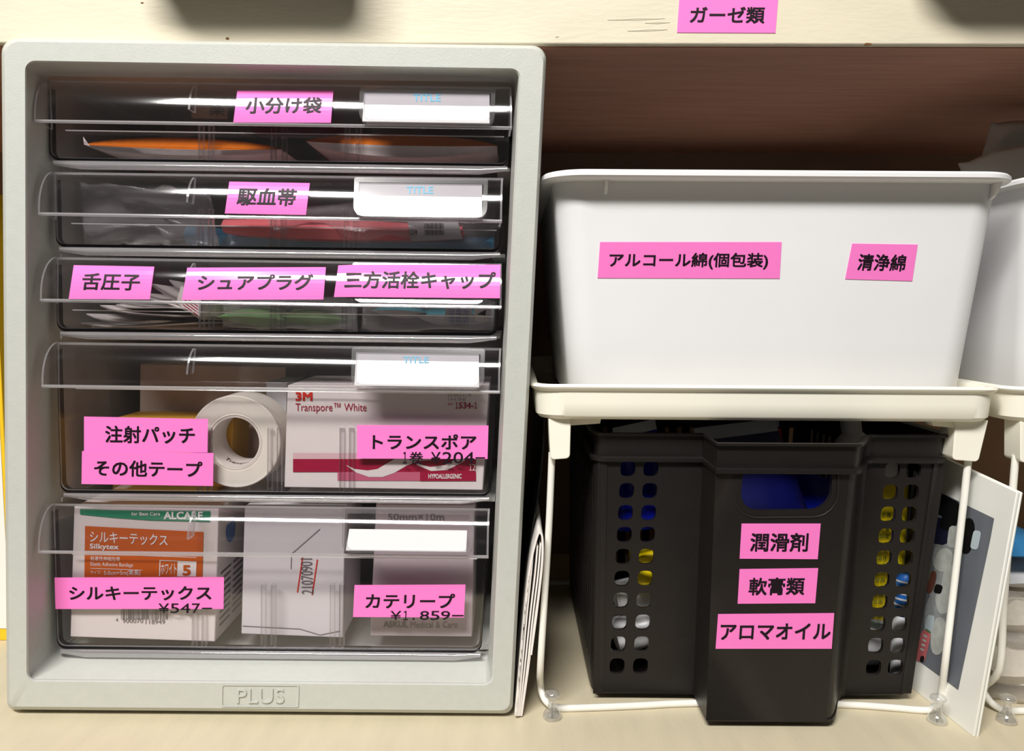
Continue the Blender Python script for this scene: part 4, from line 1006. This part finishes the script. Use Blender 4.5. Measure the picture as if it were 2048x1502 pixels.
# ================================================================== BOOKLETS BETWEEN CABINET AND RACK
root = tag(empty('booklet', W(1036, 1432, 0)), 'stapled paper booklet with curled white pages standing beside the cabinet', 'booklet')
def ribbon(pts, th, y, depth, name, mat, parent=None, dx=0):
    mb = MB(); fine = []
    P = [V((a, b)) for a, b in pts]
    for i in range(len(P)-1):
        p0, p1, p2, p3 = P[max(i-1, 0)], P[i], P[i+1], P[min(i+2, len(P)-1)]
        for k in range(5):
            t = k/5; fine.append(.5*((2*p1)+(p2-p0)*t+(2*p0-5*p1+4*p2-p3)*t*t+(3*p1-p0-3*p2+p3)*t**3))
    fine.append(P[-1]); L, R_ = [], []
    for i, p in enumerate(fine):
        t = (fine[min(i+1, len(fine)-1)]-fine[max(i-1, 0)]).normalized(); n_ = V((-t.y, t.x))*th/2
        L.append(W(*(p+n_), y)); R_.append(W(*(p-n_), y))
    L2 = [p+V((0, depth, 0)) for p in L]; R2 = [p+V((0, depth, 0)) for p in R_]
    mb.bridge(L, R_, 0, False); mb.bridge(L2, R2, 0, False); mb.bridge(L, L2, 0, False); mb.bridge(R_, R2, 0, False)
    mb.poly([L[0], R_[0], R2[0], L2[0]]); mb.poly([L[-1], R_[-1], R2[-1], L2[-1]])
    return mb.build(name, mat, parent, smooth=40)
yk = .001
ribbon([(1031, 1431), (1039, 1340), (1050, 1220), (1061, 1130), (1074, 1074), (1081, 1066), (1085, 1080), (1084, 1130), (1074, 1220), (1062, 1310)], 4, yk, .17, 'cover', 'paper_page', root)
for k, (a, b, c) in enumerate(((1033, 1041, 1052), (1036, 1046, 1062), (1038.5, 1051, 1070), (1041, 1056, 1076))):
    ribbon([(a, 1432), (b-2, 1340), (lerp(b, c, .5), 1230), (c, 1150), (c+5, 1100-4*k)] if k else [(a, 1432), (b, 1330), (c, 1210), (c+8, 1150)], 3.0, yk+.0006*k, .165, 'page', 'paper_page', root)
ribbon([(1043.5, 1432), (1056, 1345), (1068, 1250), (1079, 1170), (1084, 1110)], 2.2, yk+.002, .165, 'page', 'paper_page', root)
o = ribbon([(1028.5, 1428), (1035, 1300), (1043, 1220), (1053, 1130), (1064, 1065), (1078, 975), (1086, 900), (1089, 830)], 3, .02, .17, 'black_folder', 'black_gloss')
tag(o, 'glossy black folder standing behind the curled booklet', 'folder')
# yellow-edged book at the far left
zb_ = Z(4, 1281, 0).y; x1_ = W(9.5, 900, zb_).x
root = tag(empty('yellow_book', V((x1_-.015, zb_, 0))), 'white book with yellow borders at the left edge beside the cabinet', 'book')
zt_ = W(4, 385, zb_).z
mb = MB(); mb.box((x1_-.03, zb_, 0), (x1_, zb_+.18, zt_)); mb.build('cover', 'book_yellow', root, bevel=.0006)
mb = MB(); mb.box((x1_-.0285, zb_-.0006, .0085), (x1_-.0022, zb_+.0004, zt_-.004)); mb.build('front_panel', 'card_white', root)

# ================================================================== UNDER THE SECOND TRAY
for k, (q, y, m, lab) in enumerate((
    ([(2000, 1290), (2140, 1290), (2140, 1420), (1985, 1415)], .02, 'gauze', 'gauze pack in clear film, lowest beside the photo board'),
    ([(2010, 1200), (2150, 1200), (2150, 1300), (2004, 1300)], .03, 'gauze', 'gauze pack in clear film, middle of the stack by the photo board'),
    ([(2014, 1130), (2150, 1130), (2150, 1205), (2010, 1205)], .035, 'carton_side', 'grey white pack under the blue one by the photo board'),
    ([(2022, 1085), (2150, 1085), (2150, 1140), (2020, 1140)], .03, 'blue_label', 'blue pack on top of the stack by the photo board'))):
    n = 12; T = []; B_ = []
    for j in range(n+1):
        s = j/n; e = math.sin(math.pi*min(1, s+.04))**.35 if s < .98 else .4
        x = lerp(lerp(q[0][0], q[3][0], .5), lerp(q[1][0], q[2][0], .5), s); ya = lerp(q[0][1], q[1][1], s); yb2 = lerp(q[3][1], q[2][1], s); m_ = (ya+yb2)/2
        T.append((x, m_-(m_-ya)*e)); B_.append((x, m_+(yb2-m_)*e))
    pillow('gauze_pack', T, B_, y, .10, [m, m], lab, 'pack')
    if k < 2: film('film_wrap', [(q[0][0]-8, q[0][1]-4), (q[1][0], q[1][1]-4), (q[2][0], q[2][1]), (q[3][0]-6, q[3][1])], y-.006, .02, 'clear wrap around the %s gauze pack' % ('lowest' if k == 0 else 'middle'), 'film', amp=.005, seed=31+k)
